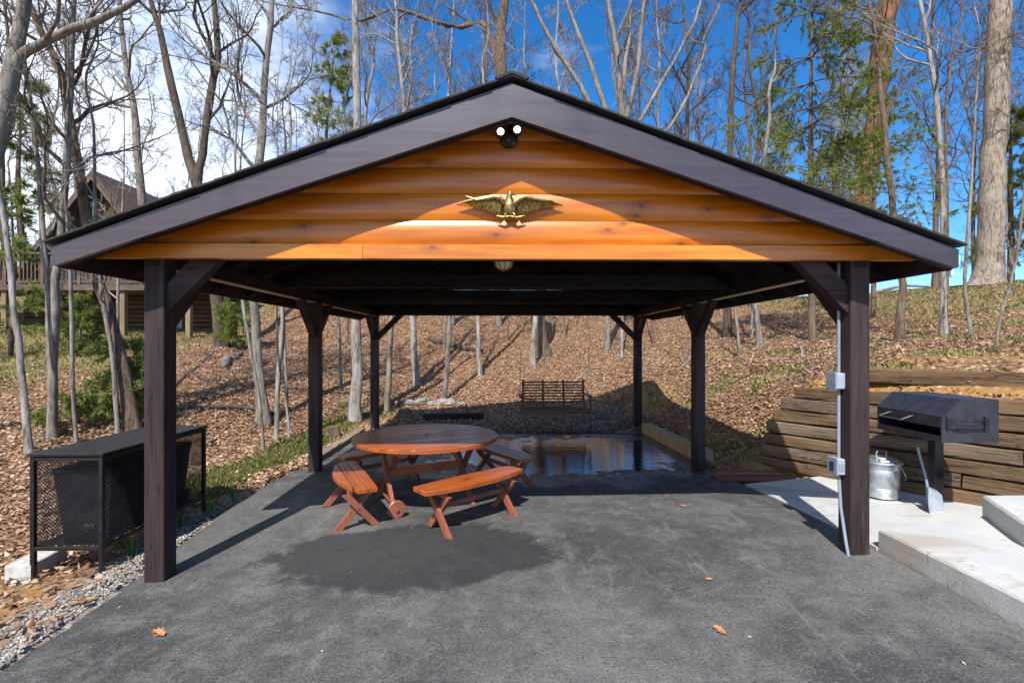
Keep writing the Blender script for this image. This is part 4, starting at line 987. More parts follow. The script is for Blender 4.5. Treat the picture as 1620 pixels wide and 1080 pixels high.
tree('bare_tree', 'dark tree forking into a tall V above the left roof slope', ['G', 'G2'], 'bark_dark', 7, 17, .5, 4.0, 1., 6, 12, group=G)
tree('bare_tree', 'grey tree with flared roots on the slope left of the middle post', ['H'], 'bark_grey', 8, 19, .42, 3.2, 1., 5, 12, group=G)
tree('bare_tree', 'pale slim stem just right of the grey flared tree', ['I'], 'bark_pale', 9, 8, .45, 1.4, .9, 3, group=G)
tree('bare_tree', 'very thin whitish sapling nearest the left middle post', ['I2'], 'bark_pale', 10, 7, .4, 1.1, .8, 3, group=G)
tree('bare_tree', 'thin crooked sapling in front of the grey flared tree', ['J'], 'bark_grey', 11, 7, .4, 1.1, .8, 3, group=G)
tree('bare_tree', 'straight whitish trunk between the left middle and rear posts', ['K'], 'bark_pale', 12, 12, .55, 2.2, .9, 5, 12, group=G)
tree('bare_tree', 'slim dark grey stem just right of the left rear post', ['L'], 'bark_grey', 13, 9, .45, 1.6, .9, 4, group=G)
tree('bare_tree', 'pale mottled tree second right of the left rear post', ['M'], 'bark_pale', 14, 15, .45, 2.6, .9, 4, group=G)
tree('bare_tree', 'slender curved stem on the bank above the picnic table', ['N'], 'bark_grey', 15, 9, .4, 1.6, .9, 4, group=G)
tree('bare_tree', 'slender pale stem on the bank left of the porch swing', ['O'], 'bark_pale', 16, 9, .4, 1.8, .9, 4, group=G)
tree('bare_tree', 'whitish stem hugging the big grey trunk above the porch swing', ['P'], 'bark_pale', 17, 9, .4, 1.8, .9, 4, group=G)
qlimb = [(-0.136, 13.845, 10.924, 0.112), (-0.423, 13.845, 12.547, 0.106), (-0.86, 13.845, 13.421, 0.1), (-1.858, 13.845, 13.234, 0.087), (-2.857, 13.845, 13.546, 0.075), (-4.105, 13.845, 13.858, 0.062), (-5.229, 13.845, 13.421, 0.044)]
tree('bare_tree', 'thick grey tree with a crooked limb rising behind the roof peak', ['Q', qlimb], 'bark_brown', 18, 10, .5, 2.6, .9, 5, 12, group=G)
S_ = TP['S']; sb = S_[-1]
fan = [[(3.828, 12.714, 7.856, 0.101), (2.619, 12.678, 10.346, 0.083), (1.433, 12.678, 12.244, 0.065), (0.663, 12.678, 13.904, 0.053)],
       [(3.864, 12.714, 8.331, 0.095), (2.975, 12.797, 11.058, 0.077), (2.263, 12.797, 12.955, 0.059), (1.789, 12.797, 14.378, 0.047)],
       [(3.971, 12.702, 9.161, 0.107), (3.805, 12.56, 11.058, 0.095), (3.449, 12.56, 13.429, 0.071)],
       [(3.923, 12.702, 8.686, 0.101), (4.398, 12.678, 10.821, 0.083), (4.694, 12.678, 13.429, 0.065)],
       [(3.923, 12.714, 8.212, 0.083), (4.99, 12.797, 10.109, 0.065), (6.176, 12.797, 12.244, 0.053)],
       [(3.9, 12.714, 7.738, 0.071), (5.583, 12.56, 9.161, 0.059), (6.65, 12.56, 11.414, 0.047)]]
tree('bare_tree', 'many stemmed tree fanning out above the roof right of the peak', ['S'] + fan, 'bark_grey', 19, 6, .7, 2.0, .9, 3.5, 10, group=G)
tree('bare_tree', 'brown trunk on the right bank just beyond the right front post', ['R1'], 'bark_brown', 20, 10, .4, 1.8, .9, 4, group=G)
tree('bare_tree', 'smooth pale grey trunk on the grassy right bank left of the big oak', ['R2'], 'bark_pale', 21, 14, .35, 2.6, .9, 5, group=G)
tree('bare_tree', 'thin wavering sapling between the pale grey trunk and the big oak', ['R3'], 'bark_grey', 22, 9, .3, 1.5, .9, 3, group=G)
tree('oak_tree', 'massive furrowed oak trunk near the right picture edge', [[(a, b_, c, d * .86) for a, b_, c, d in TP['OAK']]], 'bark_oak', 23, 6, .8, 4.0, .8, 8, 28, group=G, nseg=60, rough=.035)
tree('dead_tree', 'thick dead brown trunk with peeling bark behind the right roof slope', ['DEAD'], 'bark_dead', 24, 4, .75, 2.0, .6, 3, 16, group=G, rough=.12, nseg=36)
tree('bare_tree', 'slim dark trunk rising above the right roof slope left of the pine', ['THIN'], 'bark_dark', 25, 16, .4, 2.8, .9, 4, group=G)
tree('bare_tree', 'small brushy tree seen between the right middle and front posts', ['U'], 'bark_grey', 26, 9, .1, 1.5, .9, 3, group=G)
tree('bare_tree', 'thin leaning sapling at right picture edge above the terrace timber', ['V'], 'bark_grey', 27, 8, .2, 1.1, .8, 2.5, group=G)
tree('bare_tree', 'near tree at top left corner with a long limb sweeping right', ['FORE', 'FOREL'], 'bark_grey', 28, 5, .75, 2.0, .7, 3.5, 16, group=G)
# young stems on the bank: each its own small tree
SG = 'thin saplings scattered over the leafy bank'
sap_spots = [(-5.6, 8.2), (-4.3, 9.0), (-6.6, 10.6), (-4.2, 12.2), (-2.3, 14.4), (.1, 15.8), (2.3, 15.2), (3.6, 11.3), (4.9, 12.4), (5.3, 7.2), (7.2, 10.4), (-5.6, 13.6), (3.0, 16.8), (-9.0, 7.6)]
sap_lab = ['left of the grey flared tree', 'behind the left middle post', 'upslope of the grey flared tree', 'behind the straight whitish trunk', 'behind the slender curved stem', 'left of the big grey trunk above the swing', 'right of the big grey trunk above the swing', 'left of the right rear post', 'between the right rear and middle posts', 'just right of the right middle post', 'high up right of the right middle post', 'high up behind the left middle post', 'high up above the porch swing', 'beside the cabin lawn']
for k, ((x, y), lb) in enumerate(zip(sap_spots, sap_lab)):
    rg_ = np.random.default_rng(300 + k); z = float(ground_z(x, y)); h = rg_.uniform(4.5, 8.5); lx, ly = rg_.uniform(-.5, .5, 2); r = rg_.uniform(.022, .05)
    tree('sapling', 'thin bare sapling ' + lb, [[(x, y, z - .1, r), (x + lx * .3, y + ly * .3, z + h * .35, r * .8), (x + lx, y + ly, z + h * .7, r * .5), (x + lx * 1.2, y + ly, z + h, r * .2)]], ('bark_grey', 'bark_pale', 'bark_brown')[k % 3], 400 + k, 9, .25, 1.2, .75, 0, 7, SG, nseg=14)

# far woods: nine kinds of bare tree, copied
protos = []
for k in range(9):
    rg = np.random.default_rng(900 + k); h = rg.uniform(15, 21); r = rg.uniform(.075, .15)
    p = np.array([(0, 0, -.3, r)] + [(rg.normal() * .02 * h * q, rg.normal() * .02 * h * q, h * q, r * (1 - .85 * q)) for q in (.15, .3, .45, .6, .75, .9, 1)])
    t = tree('woodland_tree', 'distant bare tree in the woods beyond the bank', [p], ('bark_grey', 'bark_brown', 'bark_pale', 'bark_grey', 'bark_dark')[k % 5], 950 + k, 20, .2, h * .2, 1.0, 0, 8, 'distant trees of the woods', nseg=20, rmin=.0075)
    protos.append(t)
rg = np.random.default_rng(5); spots = []
tries = 0
while len(spots) < 84 and tries < 5000:
    tries += 1
    az = rg.uniform(-1.02, 1.02); d = 21 + 34 * rg.uniform(0, 1) ** 1.25
    x, y = d * math.sin(az) - .05, d * math.cos(az) - 3.78
    if x > 8 and d < 23: continue
    if -20 < x < -9.5 and 11.5 < y < 23.5: continue
    if x < -9 and y < 14: continue
    if any((x - a) ** 2 + (y - b) ** 2 < 3.0 for a, b in spots): continue
    if abs(x - 17.3) < 2.2 and abs(y - 13.3) < 3: continue
    spots.append((x, y))
spots.sort(key=lambda s: s[0])
for k, (x, y) in enumerate(spots):
    o = protos[k % 9] if k < 9 else copy_tree(protos[int(rg.integers(9))])
    az = math.atan2(x, y + 3.78); zl = ['beyond the cabin at far left', 'above the left roof slope', 'behind the roof peak', 'above the right roof slope', 'right of the dead brown trunk'][int(np.digitize(az, [-.60, -.14, .14, .55]))]
    o['label'] = 'distant bare woodland tree ' + zl; o['group'] = 'distant trees ' + zl
    o.location = (x, y, float(ground_z(x, y))); o.rotation_euler = (0, 0, rg.uniform(0, 6.28)); s = rg.uniform(.75, 1.15); o.scale = (s, s, s)

# pines
def pine(name, label, x, y, h, r, seed, z0=.15, spread=1.6, whorls=14, per=5, clumps=9, nl=.16, droop=.05, mat='bark_brown', group=None, z=None, top=.25, cat='pine tree', nb=9):
    rg = np.random.default_rng(seed); gz = float(ground_z(x, y)) if z is None else z
    t = thing(name, label, cat, (x, y, gz - .05), rg.uniform(0, 6), group)
    P = smooth_path([(0, 0, 0, r), (.02 * h * rg.normal(), .02 * h * rg.normal(), h * .5, r * .6), (0, 0, h, .006)], 16)
    v, f = tubes(P[None, :, :3], P[None, :, 3], 8); link('trunk', fast_mesh('trunk', v, f, 4), mat, t, 'all')
    Bp = []; Br = []
    for w in range(whorls):
        q = z0 + (1 - z0) * (w + rg.uniform(0, .6)) / whorls; zz_ = h * min(q, .985)
        ln = spread * (1 - ((q - z0) / (1 - z0)) * (1 - top)) * rg.uniform(.65, 1.15)
        for k in range(per):
            a = rg.uniform(0, 6.283); d = np.array([math.cos(a), math.sin(a), .22]); l2 = ln * rg.uniform(.5, 1.15); pts = [np.array([0, 0, zz_])]
            for s in range(5):
                d = norm((d + np.array([0, 0, -droop]) + rg.normal(size=3) * .10)[None])[0]; pts.append(pts[-1] + d * l2 / 5)
            Bp.append(pts); Br.append([.007 * (1 - s / 6.5) * (1 + .5 * spread) for s in range(6)])
    Bp = np.array(Bp); Br = np.array(Br)
    Cp, Cr = spawn(rg, Bp, Br, clumps, .25, 1., 50, -.34, 4, -.02, .14, .6, .0025)
    v1, f1 = tubes(Bp, Br, 5); v2, f2 = tubes(Cp, Cr, 3)
    link('branches', fast_mesh('branches', np.concatenate([v1, v2]), np.concatenate([f1, f2 + len(v1)]), 4), mat, t, 'all')
    t.children[-1]['kind'] = 'stuff'
    # needle tufts along the twigs: thin two-triangle blades
    ends = Cp[:, 1:, :].reshape(-1, 3); dirs = norm((Cp[:, 1:] - Cp[:, :-1]).reshape(-1, 3))
    m = nb; S = np.repeat(ends, m, 0); D = np.repeat(dirs, m, 0)
    D = norm(D * .85 + norm(rg.normal(size=D.shape)) * .6 + np.array([0, 0, -.2])); ln = nl * rg.uniform(.6, 1.2, (len(S), 1))
    Wd = norm(np.cross(D, norm(rg.normal(size=D.shape)))) * (nl * .045 + .0015)
    V = np.stack([S - Wd, S + Wd, S + D * ln + Wd * .4, S + D * ln - Wd * .4], 1).reshape(-1, 3)
    F = np.arange(len(V)).reshape(-1, 4)
    fo = link('foliage', fast_mesh('foliage', V, F, 4), 'needle', t); fo['kind'] = 'stuff'
    return t
pine('pine_tree', 'green pine with feathery boughs showing above the right roof slope', 7.6, 8.2, 9.8, .10, 61, .30, 2.6, 12, 6, 15, .13, .11, group=None, top=.6, nb=14)
pine('pine_tree', 'smaller sparse pine right of the feathery green pine', 10.9, 10.5, 8.0, .08, 62, .35, 1.9, 9, 4, 11, .12, .08, top=.4, nb=12)
pine('pine_tree', 'tall far pine above the roof left of the straight whitish trunk', -10.2, 26.0, 16.0, .18, 63, .45, 2.4, 11, 4, 8, .34, .05)
pine('pine_tree', 'far pine at the left edge beyond the cabin deck', -22.5, 19.5, 10.0, .16, 64, .1, 2.4, 11, 4, 8, .32, .05)
pine('pine_tree', 'low green pine whose boughs reach in at left edge before the deck', -13.0, 9.2, 4.6, .07, 65, .12, 1.7, 7, 4, 7, .17, .06)
pine('pine_tree', 'far pine low on the skyline right of the big oak', 23.2, 18.2, 8.5, .14, 67, .1, 2.2, 13, 5, 8, .28, .05)
pine('pine_sapling', 'bushy pine sapling at the foot of the thick leaning trunk', -6.75, 4.95, 1.45, .02, 68, .08, .75, 9, 5, 8, .13, .0, cat='sapling', top=.5)
pine('pine_sapling', 'small low pine sapling behind the mesh enclosure top', -7.35, 4.55, .62, .014, 69, .1, .65, 4, 5, 7, .12, .0, cat='sapling', top=.6)
pine('pine_sapling', 'bright green pine sapling on the lawn before the cabin', -11.9, 10.1, 1.7, .025, 70, .08, .8, 9, 5, 8, .14, .0, cat='sapling')
pine('pine_sapling', 'dark green pine sapling on the slope just right of left front post', -8.6, 11.9, 2.4, .03, 71, .08, 1.0, 9, 5, 8, .15, .0, cat='sapling')

# ------------------------------------------------------------------ cabin on the left
hz_ = 1.95
cab = thing('cabin', 'brown log cabin with steep gable roof and raised wooden deck', 'house', (-15.2, 14.6, hz_), 0)
box('lower_wall', 'log_wall', cab, -2.6, 4.3, 0, 7.0, -.5, 1.62)
for k in range(9): MB().lathe([(0, 0), (.085, 0), (.085, 6.9), (0, 6.9)], 10, (-2.6, -.03, .05 + k * .17), 'x').build('wall_log', 'log_wall', cab, True)
MB().box(2.3, 3.2, -.13, -.05, .0, 1.45, .01).build('basement_door', 'house_grey', cab)
MB().prism([(-2.5, 1.63), (2.5, 1.63), (2.5, 2.7), (0, 6.0), (-2.5, 2.7)], .4, 6.9).build('upper_wall', 'log_wall', cab)
for s in (-1, 1):
    MB().prism([(0, 6.06), (s * 2.85, 2.28), (s * 2.85, 2.46), (0, 6.26)], -.25, 7.3).build('roof_slope', 'brown_shingle', cab)
    MB().prism([(0, 5.9), (s * 2.87, 2.12), (s * 2.87, 2.28), (0, 6.055)], -.28, -.22).build('gable_trim', 'deck_wood', cab)
for x in (-1.4, .5):
    w_ = MB().box(x, x + .9, .34, .41, 2.0, 3.3, .01).build('window', 'deck_wood', cab)
    MB().box(x + .07, x + .83, .325, .339, 2.07, 3.23, .0).build('pane', 'house_glass', w_)
dk = box('deck', 'deck_wood', cab, -4.2, 4.6, -1.75, .38, 1.66, 1.84)
for k in range(8):
    x = -4.1 + k * 1.23; box('rail_post', 'deck_wood', dk, x - .05, x + .05, -1.74, -1.64, 1.845, 2.86)
box('top_rail', 'deck_wood', dk, -4.15, 4.6, -1.77, -1.61, 2.865, 2.92); box('bottom_rail', 'deck_wood', dk, -4.1, 4.55, -1.71, -1.67, 1.93, 1.98)
m = MB()
for k in range(66): m.box(-4.05 + k * .13, -4.01 + k * .13, -1.71, -1.67, 1.985, 2.86)
m.build('balusters', 'deck_wood', dk)
for x in (-3.6, -1.75, .0, 2.2, 4.4): box('deck_post', 'deck_post', cab, x - .08, x + .08, -1.66, -1.50, -.6, 1.655)

# ------------------------------------------------------------------ fallen wood, stones, stump
def log(name, label, a, b, r, seed, sub=5, mat='bark_brown', cat='log', sag=.0):
    rg = np.random.default_rng(seed); a = np.array(a, float); b = np.array(b, float); n_ = 9
    P = []
    for k in range(n_):
        q = k / (n_ - 1); p = a + (b - a) * q; p[:2] += rg.normal(size=2) * r * .5
        p[2] = float(ground_z(p[0], p[1])) + r * .6 + sag * math.sin(math.pi * q); P.append(p)
    P = np.array(P); Rr = r * np.linspace(1, .55, n_)
    t = thing(name, label, cat, tuple(P[0]), 0); P0 = P - P[0]
    m = MB().tube(P0, Rr, 9); m.build('stem', mat, t, 'all')
    if sub:
        B, Br = spawn(rg, P0[None], Rr[None], sub, .15, .95, 50, .9, 5, .02, .15, .45, .006); C_, Cr = spawn(rg, B, Br, 3, .3, 1, 40, -.5, 4, 0, .15, .6, .004)
        for i in range(len(B)):
            V = []; F = []; o = 0
            for pp, rr_, sd in ((B[i:i + 1], Br[i:i + 1], 5), (C_[3 * i:3 * i + 3], Cr[3 * i:3 * i + 3], 3)):
                v, f = tubes(pp, rr_, sd); V.append(v); F.append(f + o); o += len(v)
            link('branch', fast_mesh('branch', np.concatenate(V), np.concatenate(F), 4), mat, t, 'all')
log('fallen_branch', 'dark rooty fallen branch below the grey flared tree', (-6.3, 5.95, 0), (-4.9, 6.6, 0), .055, 1, 9, 'bark_dark', sag=.05)
log('fallen_log', 'dark fallen log across the bank above the picnic table', (-2.9, 15.2, 0), (-.9, 14.0, 0), .12, 2, 2, 'bark_dark')
log('fallen_log', 'short pale log up the slope left of the grey flared tree', (-7.7, 9.6, 0), (-7.9, 10.9, 0), .12, 3, 0, 'bark_grey')
log('fallen_branch', 'long branch lying along the crest at right', (14.0, 15.2, 0), (19.5, 17.4, 0), .07, 4, 6, 'bark_grey', sag=.25)
log('fallen_branch', 'pale bent branch lying beyond the right front post', (6.0, 6.0, 0), (6.9, 7.6, 0), .022, 5, 3, 'bark_pale', sag=.1)
log('fallen_branch', 'whitish stick on the bank right of the porch swing', (2.0, 10.6, 0), (2.6, 11.4, 0), .035, 6, 1, 'bark_pale')
log('fallen_branch', 'pale bent stick on the leaves right of the mesh enclosure', (-4.95, 4.1, 0), (-5.2, 5.0, 0), .022, 7, 0, 'bark_pale', sag=.04)
log('fallen_branch', 'thin dark branch lying up the slope behind the left front post', (-7.4, 7.2, 0), (-9.6, 13.2, 0), .035, 8, 5, 'bark_dark')
log('fallen_branch', 'grey branch lying on the bank behind the right middle post', (4.3, 8.4, 0), (5.6, 9.6, 0), .03, 9, 4, 'bark_grey')
log('fallen_log', 'grey rotten log on the grass beside the stones behind the pavilion', (-2.9, 9.0, 0), (-1.5, 9.75, 0), .06, 10, 2, 'bark_grey')
def stone(label, x, y, s, seed):
    rg = np.random.default_rng(seed); v = []; n_ = 9
    prof = [(.5, -.3), (.95, 0), (.9, .35), (.55, .62), (.0, .7)]
    m = MB().lathe([(max(r, .001) * s, h * s) for r, h in prof], n_); vv = np.array(m.v); vv *= 1 + rg.normal(size=(len(vv), 1)) * .11; vv[:, 0] *= rg.uniform(1, 1.6)
    m.v = [tuple(q) for q in vv]; o = m.build('stone', 'stone'); o.location = (x, y, float(ground_z(x, y))); o.rotation_euler = (0, 0, rg.uniform(0, 6)); tag(o, label, 'stone', 'stones behind the pavilion')
for k, (x, y, s, lb) in enumerate(((-2.6, 9.3, .14, 'leftmost'), (-2.3, 9.5, .18, 'second from left'), (-1.95, 9.45, .15, 'middle'), (-1.6, 9.55, .19, 'second from right'), (-1.2, 9.4, .14, 'rightmost'))):
    stone(lb + ' of five grey stones behind the black timber kerb', x, y, s, 700 + k)
stp = thing('tree_stump', 'small split brown stump beside the left border timber', 'stump', (-3.35, 5.6, float(ground_z(-3.35, 5.6)) - .05))
v, f = trunk_mesh([np.array([(0, 0, 0), (0, .01, .12), (.01, .01, .27)])], [np.array([.13, .11, .10])], 14, np.random.default_rng(3), .14)
m = MB(); m.add(v, [tuple(q) for q in f]); m.add(v[-14:], [tuple(range(14))]); m.build('stump_wood', 'bark_brown', stp, True)

# ------------------------------------------------------------------ leaf litter, grass, gravel
def on_paving(x, y):
    n = (x - WALL_A[0]) * WALL_N[0] + (y - WALL_A[1]) * WALL_N[1]; a = (x - WALL_A[0]) * WALL_D[0] + (y - WALL_A[1]) * WALL_D[1]
    dr = (x > left_edge(y) - .02) & (x < 2.95) & (y < 6.05)
    pd = (x > 2.7) & (n < .38) & (a > -.1); st_ = (x > 2.7) & (y < .6)
    cage = (x > -3.9) & (x < -3.28) & (y > .2) & (y < 1.6)
    wl = (n > .05) & (n < .32) & (a > -.1) & (a < 8)
    return dr | pd | st_ | wl
def scatter(rg, n, reg, power):
    x0, x1, y0_, y1_ = reg; out = []
    got = 0
    while got < n:
        x = rg.uniform(x0, x1, n * 3); y = rg.uniform(y0_, y1_, n * 3); d = np.hypot(x + .05, y + 3.78)
        keep = rg.uniform(0, 1, n * 3) < (2.5 / np.maximum(d, 2.5)) ** power
        az = np.abs(np.arctan2(x + .05, y + 3.78)); keep &= az < 1.0
        keep &= ~on_paving(x, y); out.append(np.stack([x[keep], y[keep]], 1)); got += int(keep.sum())
    return np.concatenate(out)[:n]
def blades(rg, x, y, z, L_, W_, flat, curl, hexa=False):
    """leaf sized bent quads"""
    n = len(x); a = rg.uniform(0, 6.283, n); D = np.stack([np.cos(a), np.sin(a), rg.normal(size=n) * flat], 1); D = norm(D)
    S = norm(np.cross(D, norm(np.stack([rg.normal(size=n) * flat, rg.normal(size=n) * flat, np.ones(n)], 1))))
    Nn = np.cross(S, D); c = np.stack([x, y, z], 1); l = (L_ * rg.uniform(.6, 1.3, n))[:, None]; w = (W_ * rg.uniform(.6, 1.3, n))[:, None]
    cu = (curl * rg.uniform(-.3, 1.2, n))[:, None]
    if hexa:
        e = rg.uniform(.7, 1.3, (n, 4, 1))
        p = [c - D * l / 2 + Nn * l * cu, c - D * l * .2 * e[:, 0] + S * w * .5 * e[:, 1] + Nn * w * cu, c + D * l * .18 * e[:, 1] + S * w * .42 * e[:, 2] + Nn * w * cu * .8, c + D * l / 2 + Nn * l * cu * 1.3,
             c + D * l * .14 * e[:, 2] - S * w * .48 * e[:, 3] + Nn * w * cu * .9, c - D * l * .24 * e[:, 3] - S * w * .45 * e[:, 0] + Nn * w * cu]
        V = np.stack(p, 1).reshape(-1, 3); i6 = np.arange(6 * n).reshape(-1, 6)
        return V, np.concatenate([i6[:, [0, 1, 2, 3]], i6[:, [0, 3, 4, 5]]])
    p = [c - D * l / 2 + Nn * l * cu, c + S * w / 2 + Nn * w * cu * .7, c + D * l / 2 + Nn * l * cu, c - S * w / 2 + Nn * w * cu * .7]
    V = np.stack(p, 1).reshape(-1, 3); return V, np.arange(4 * n).reshape(-1, 4)
rg = np.random.default_rng(77)
p = scatter(rg, 290000, (-24, 26, -3.4, 24), .9); x, y = p.T
zg, zc, zr = zones(x, y, 0 * x)
keep = rg.uniform(0, 1, len(x)) > np.maximum(np.maximum(zg * .85, zc * .9), zr * np.where(y > 5, .45, .8))
keep &= ~((left_edge(y) - x < 2.4) & (y < 1.6) & (x < 0) & (rg.uniform(0, 1, len(x)) < .62)); x, y = x[keep], y[keep]
z = ground_z(x, y) + rg.uniform(.004, .05, len(x))
near = np.hypot(x, y + 3.8) < 8.5
V, F = blades(rg, x[near], y[near], z[near], .062, .036, .42, .42, True)
V2, F2 = blades(rg, x[~near], y[~near], z[~near], .068, .042, .36, .22); F = np.concatenate([F, F2 + len(V)]); V = np.concatenate([V, V2])
tag(link('leaf_litter', fast_mesh('leaf_litter', V, F, 4), 'leaf'), 'dry brown fallen leaves covering the bank and slopes', 'leaves', kind='stuff')
n = 2600; ps = scatter(rg, n, (-16, 18, -2, 20), .9); a = rg.uniform(0, 3.1416, n); ln = rg.uniform(.08, .5, n); r0 = rg.uniform(.002, .007, n)
Pm = np.zeros((n, 4, 3))
for k in range(4):
    q = (k / 3 - .5) * ln; xx = ps[:, 0] + np.cos(a) * q + rg.normal(size=n) * .012; yy = ps[:, 1] + np.sin(a) * q + rg.normal(size=n) * .012
    Pm[:, k] = np.stack([xx, yy, ground_z(xx, yy) + .03 + rg.uniform(0, .03, n)], 1)
v, f = tubes(Pm, r0[:, None] * np.array([1, .9, .75, .5])[None], 3)
tag(link('dead_twigs', fast_mesh('dead_twigs', v, f, 4), 'bark_grey', None, 'all'), 'small dead twigs strewn over the leaf litter', 'twigs', kind='stuff')
# stray leaf scraps on the paving
n = 150; x = rg.uniform(-2.8, 2.8, n); y = rg.uniform(-2.6, 5.9, n); x2 = rg.uniform(1.4, 2.9, 60); y2 = rg.uniform(4.2, 6.0, 60); x = np.concatenate([x, x2]); y = np.concatenate([y, y2])
V, F = blades(rg, x, y, drive_z(x, y) + .006, .032, .014, .10, .1)
tag(link('leaf_scraps', fast_mesh('leaf_scraps', V, F, 4), 'leaf'), 'scraps of dry leaf and straw blown over the asphalt', 'leaves', kind='stuff')
# grass
def grass(name, label, n, reg, h, zi, thr, power):
    p = scatter(rg, n * 4, reg, power); x, y = p.T; zz_ = zones(x, y, 0 * x)[zi]; k = (rg.uniform(0, 1, len(x)) < zz_) & (zz_ > thr); x, y = x[k][:n], y[k][:n]
    z = ground_z(x, y); a = rg.uniform(0, 6.283, len(x)); d = np.stack([np.cos(a), np.sin(a), 0 * a], 1); w = .0045 * np.stack([-np.sin(a), np.cos(a), 0 * a], 1) * (1 + np.hypot(x, y + 3.8)[:, None] * .06)
    c = np.stack([x, y, z - .005], 1); hh = (h * rg.uniform(.5, 1.3, len(x)))[:, None]; ln = d * hh * rg.uniform(.1, .9, (len(x), 1))
    mid = c + ln * .35 + np.array([0, 0, .62]) * hh; tip = c + ln + np.array([0, 0, .95]) * hh
    V = np.stack([c - w, c + w, mid + w * .8, tip, mid - w * .8], 1).reshape(-1, 3)
    me = fast_mesh(name, V, np.arange(len(V)).reshape(-1, 5), 5); tag(link(name, me, 'grass'), label, 'grass', kind='stuff')
grass('grass', 'short spring grass along the left edge of the asphalt', 14000, (-4.6, -2.9, 1.2, 8), .085, 0, .1, .5)
grass('grass', 'grass on the lawn by the cabin and on the right bank', 30000, (-22, 26, 3, 24), .11, 0, .15, .9)
# gravel
def gravel(name, label, n, reg, size, mat, cond):
    x = rg.uniform(reg[0], reg[1], n); y = rg.uniform(reg[2], reg[3], n); k = cond(x, y) & ~on_paving(x, y); x, y = x[k], y[k]; n = len(x)
    z = ground_z(x, y) + size * .15; s = (size * rg.uniform(.5, 1.3, n))[:, None, None]
    o = np.array([(1, 0, 0), (0, 1, 0), (-1, 0, 0), (0, -1, 0), (0, 0, .7), (0, 0, -.5)]); th = rg.uniform(0, 6.283, n); cs, sn = np.cos(th)[:, None], np.sin(th)[:, None]
    q = o[None] * s * rg.uniform(.6, 1.3, (n, 6, 1)); qx = q[..., 0] * cs - q[..., 1] * sn; qy = q[..., 0] * sn + q[..., 1] * cs
    V = np.stack([qx + x[:, None], qy + y[:, None], q[..., 2] + z[:, None]], -1).reshape(-1, 3)
    fc = np.array([(0, 1, 4), (1, 2, 4), (2, 3, 4), (3, 0, 4), (1, 0, 5), (2, 1, 5), (3, 2, 5), (0, 3, 5)]); F = (np.arange(n)[:, None, None] * 6 + fc[None]).reshape(-1, 3)
    tag(link(name, fast_mesh(name, V, F, 3), mat), label, 'gravel', kind='stuff')
gravel('gravel', 'pale gravel strip along the left edge of the asphalt', 12000, (-3.6, -2.7, -2.6, 2.4), .014, 'gravel', lambda x, y: rg.uniform(0, 1, len(x)) < (1 - sst(.12, .5, left_edge(y) - x)) * (1 - sst(.8, 2.4, y)))
gravel('gravel', 'dark gravel bed behind the wet asphalt under the swing', 14000, (-2.3, 2.7, 5.8, 8.6), .022, 'dark_gravel', lambda x, y: rg.uniform(0, 1, len(x)) < 1 - sst(7.2, 8.6, y))
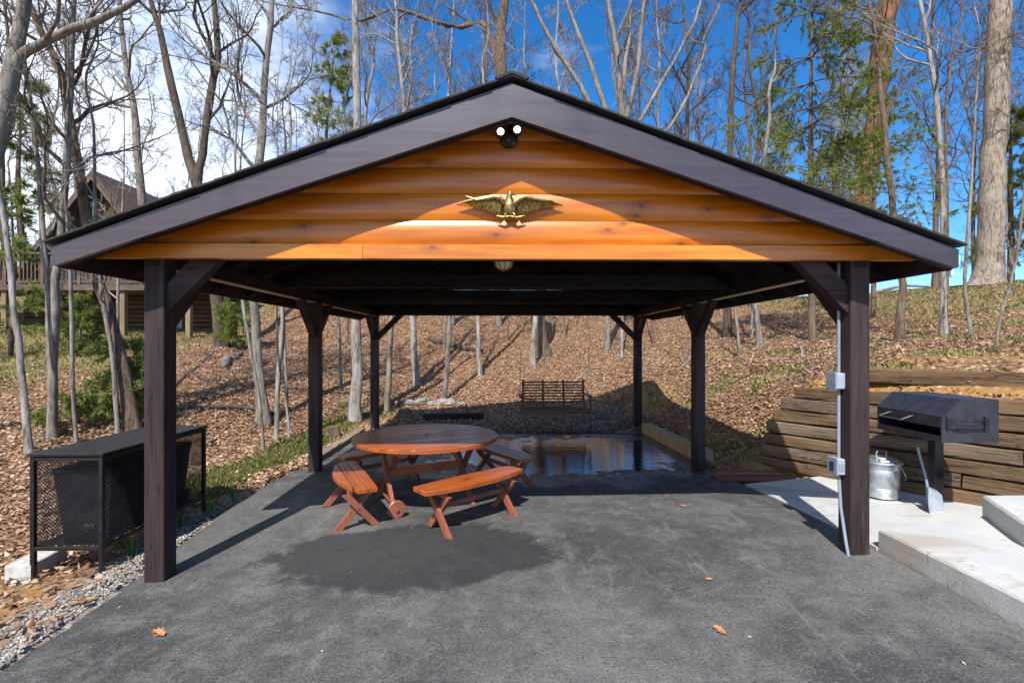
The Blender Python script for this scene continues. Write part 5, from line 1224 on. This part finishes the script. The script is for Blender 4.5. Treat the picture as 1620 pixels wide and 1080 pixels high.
# daffodil tufts
for k, (x, y, lb) in enumerate(((-3.30, 1.15, 'nearest behind the left front post'), (-3.24, 1.55, 'second behind the left front post'), (-3.19, 1.9, 'farthest behind the left front post'), (-3.30, .52, 'beside the near foot of the mesh enclosure'))):
    rr = np.random.default_rng(40 + k); n_ = 13; a = rr.uniform(0, 6.28, n_); h = rr.uniform(.09, .19, n_); c = np.stack([rr.normal(size=n_) * .018, rr.normal(size=n_) * .018, 0 * a], 1)
    d = np.stack([np.cos(a), np.sin(a), 0 * a], 1); w = .006 * np.stack([-np.sin(a), np.cos(a), 0 * a], 1); hh = h[:, None]
    V = np.stack([c - w, c + w, c + d * hh * .12 + np.array([0, 0, .6]) * hh + w, c + d * hh * .4 + np.array([0, 0, 1.]) * hh, c + d * hh * .12 + np.array([0, 0, .6]) * hh - w], 1).reshape(-1, 3)
    o = link('daffodil_tuft', fast_mesh('daffodil_tuft', V, np.arange(len(V)).reshape(-1, 5), 5), 'daffodil'); o.location = (x, y, float(ground_z(x, y)))
    tag(o, 'small tuft of green bulb leaves ' + lb, 'plant', 'green tufts along the gravel')
# single fallen leaves on the asphalt
def oak_leaf(label, x, y, rz, s):
    out = [(0, -.55), (.03, -.5), (.10, -.36), (.26, -.34), (.16, -.2), (.34, -.05), (.19, .02), (.36, .22), (.2, .24), (.22, .42), (.08, .4), (0, .55)]
    out = out + [(-a, b_) for a, b_ in out[-2:0:-1]]
    mid = [(0, b_) for a, b_ in out]; v = [(a * s, b_ * s, s * (.10 + .55 * a * a + .18 * abs(b_) * (1 if b_ > 0 else .3))) for a, b_ in out]
    n_ = len(v); v += [(0, -.3 * s, s * .06), (0, .0, s * .05), (0, .3 * s, s * .08)]
    f = []
    for i in range(n_):
        j = (i + 1) % n_; yb = (out[i][1] + out[j][1]) / 2; c = n_ + (0 if yb < -.15 else 1 if yb < .15 else 2); f.append((i, j, c))
    f += [(n_, n_ + 1, 4), (n_ + 1, n_ + 2, 7)]
    o = MB().add(v, f).build('fallen_leaf', 'leaf_orange'); o.location = (x, y, float(drive_z(x, y)) + .002); o.rotation_euler = (0, 0, rz); tag(o, label, 'leaf', 'single leaves on the asphalt')
plain('leaf_orange', (.42, .17, .07), .8, 0, .3, 40)
oak_leaf('orange oak leaf on asphalt near the bottom left corner', -2.2, -.72, 1.1, .11)
oak_leaf('orange oak leaf on asphalt at bottom right of centre', 1.22, -.92, .4, .09)
oak_leaf('brown leaf on asphalt a little behind the bottom right leaf', 1.42, -.30, 2.0, .06)
oak_leaf('brown leaf on asphalt left of the concrete pad', 1.85, 1.35, 1.3, .07)
for nm, lb, a, b_, w in (('wood_chip', 'yellow wood chip on the gravel at left', (-3.05, -.38), (-2.94, -.30), .025), ('stick', 'pale straight stick on the gravel at lower left', (-3.06, -.66), (-2.95, -.50), .014)):
    za = float(ground_z(*a)) + .03; zb_ = float(ground_z(*b_)) + .03
    tag(MB().bar((*a, za), (*b_, zb_), w, .012).build(nm, 'pale_timber'), lb, nm.replace('_', ' '))
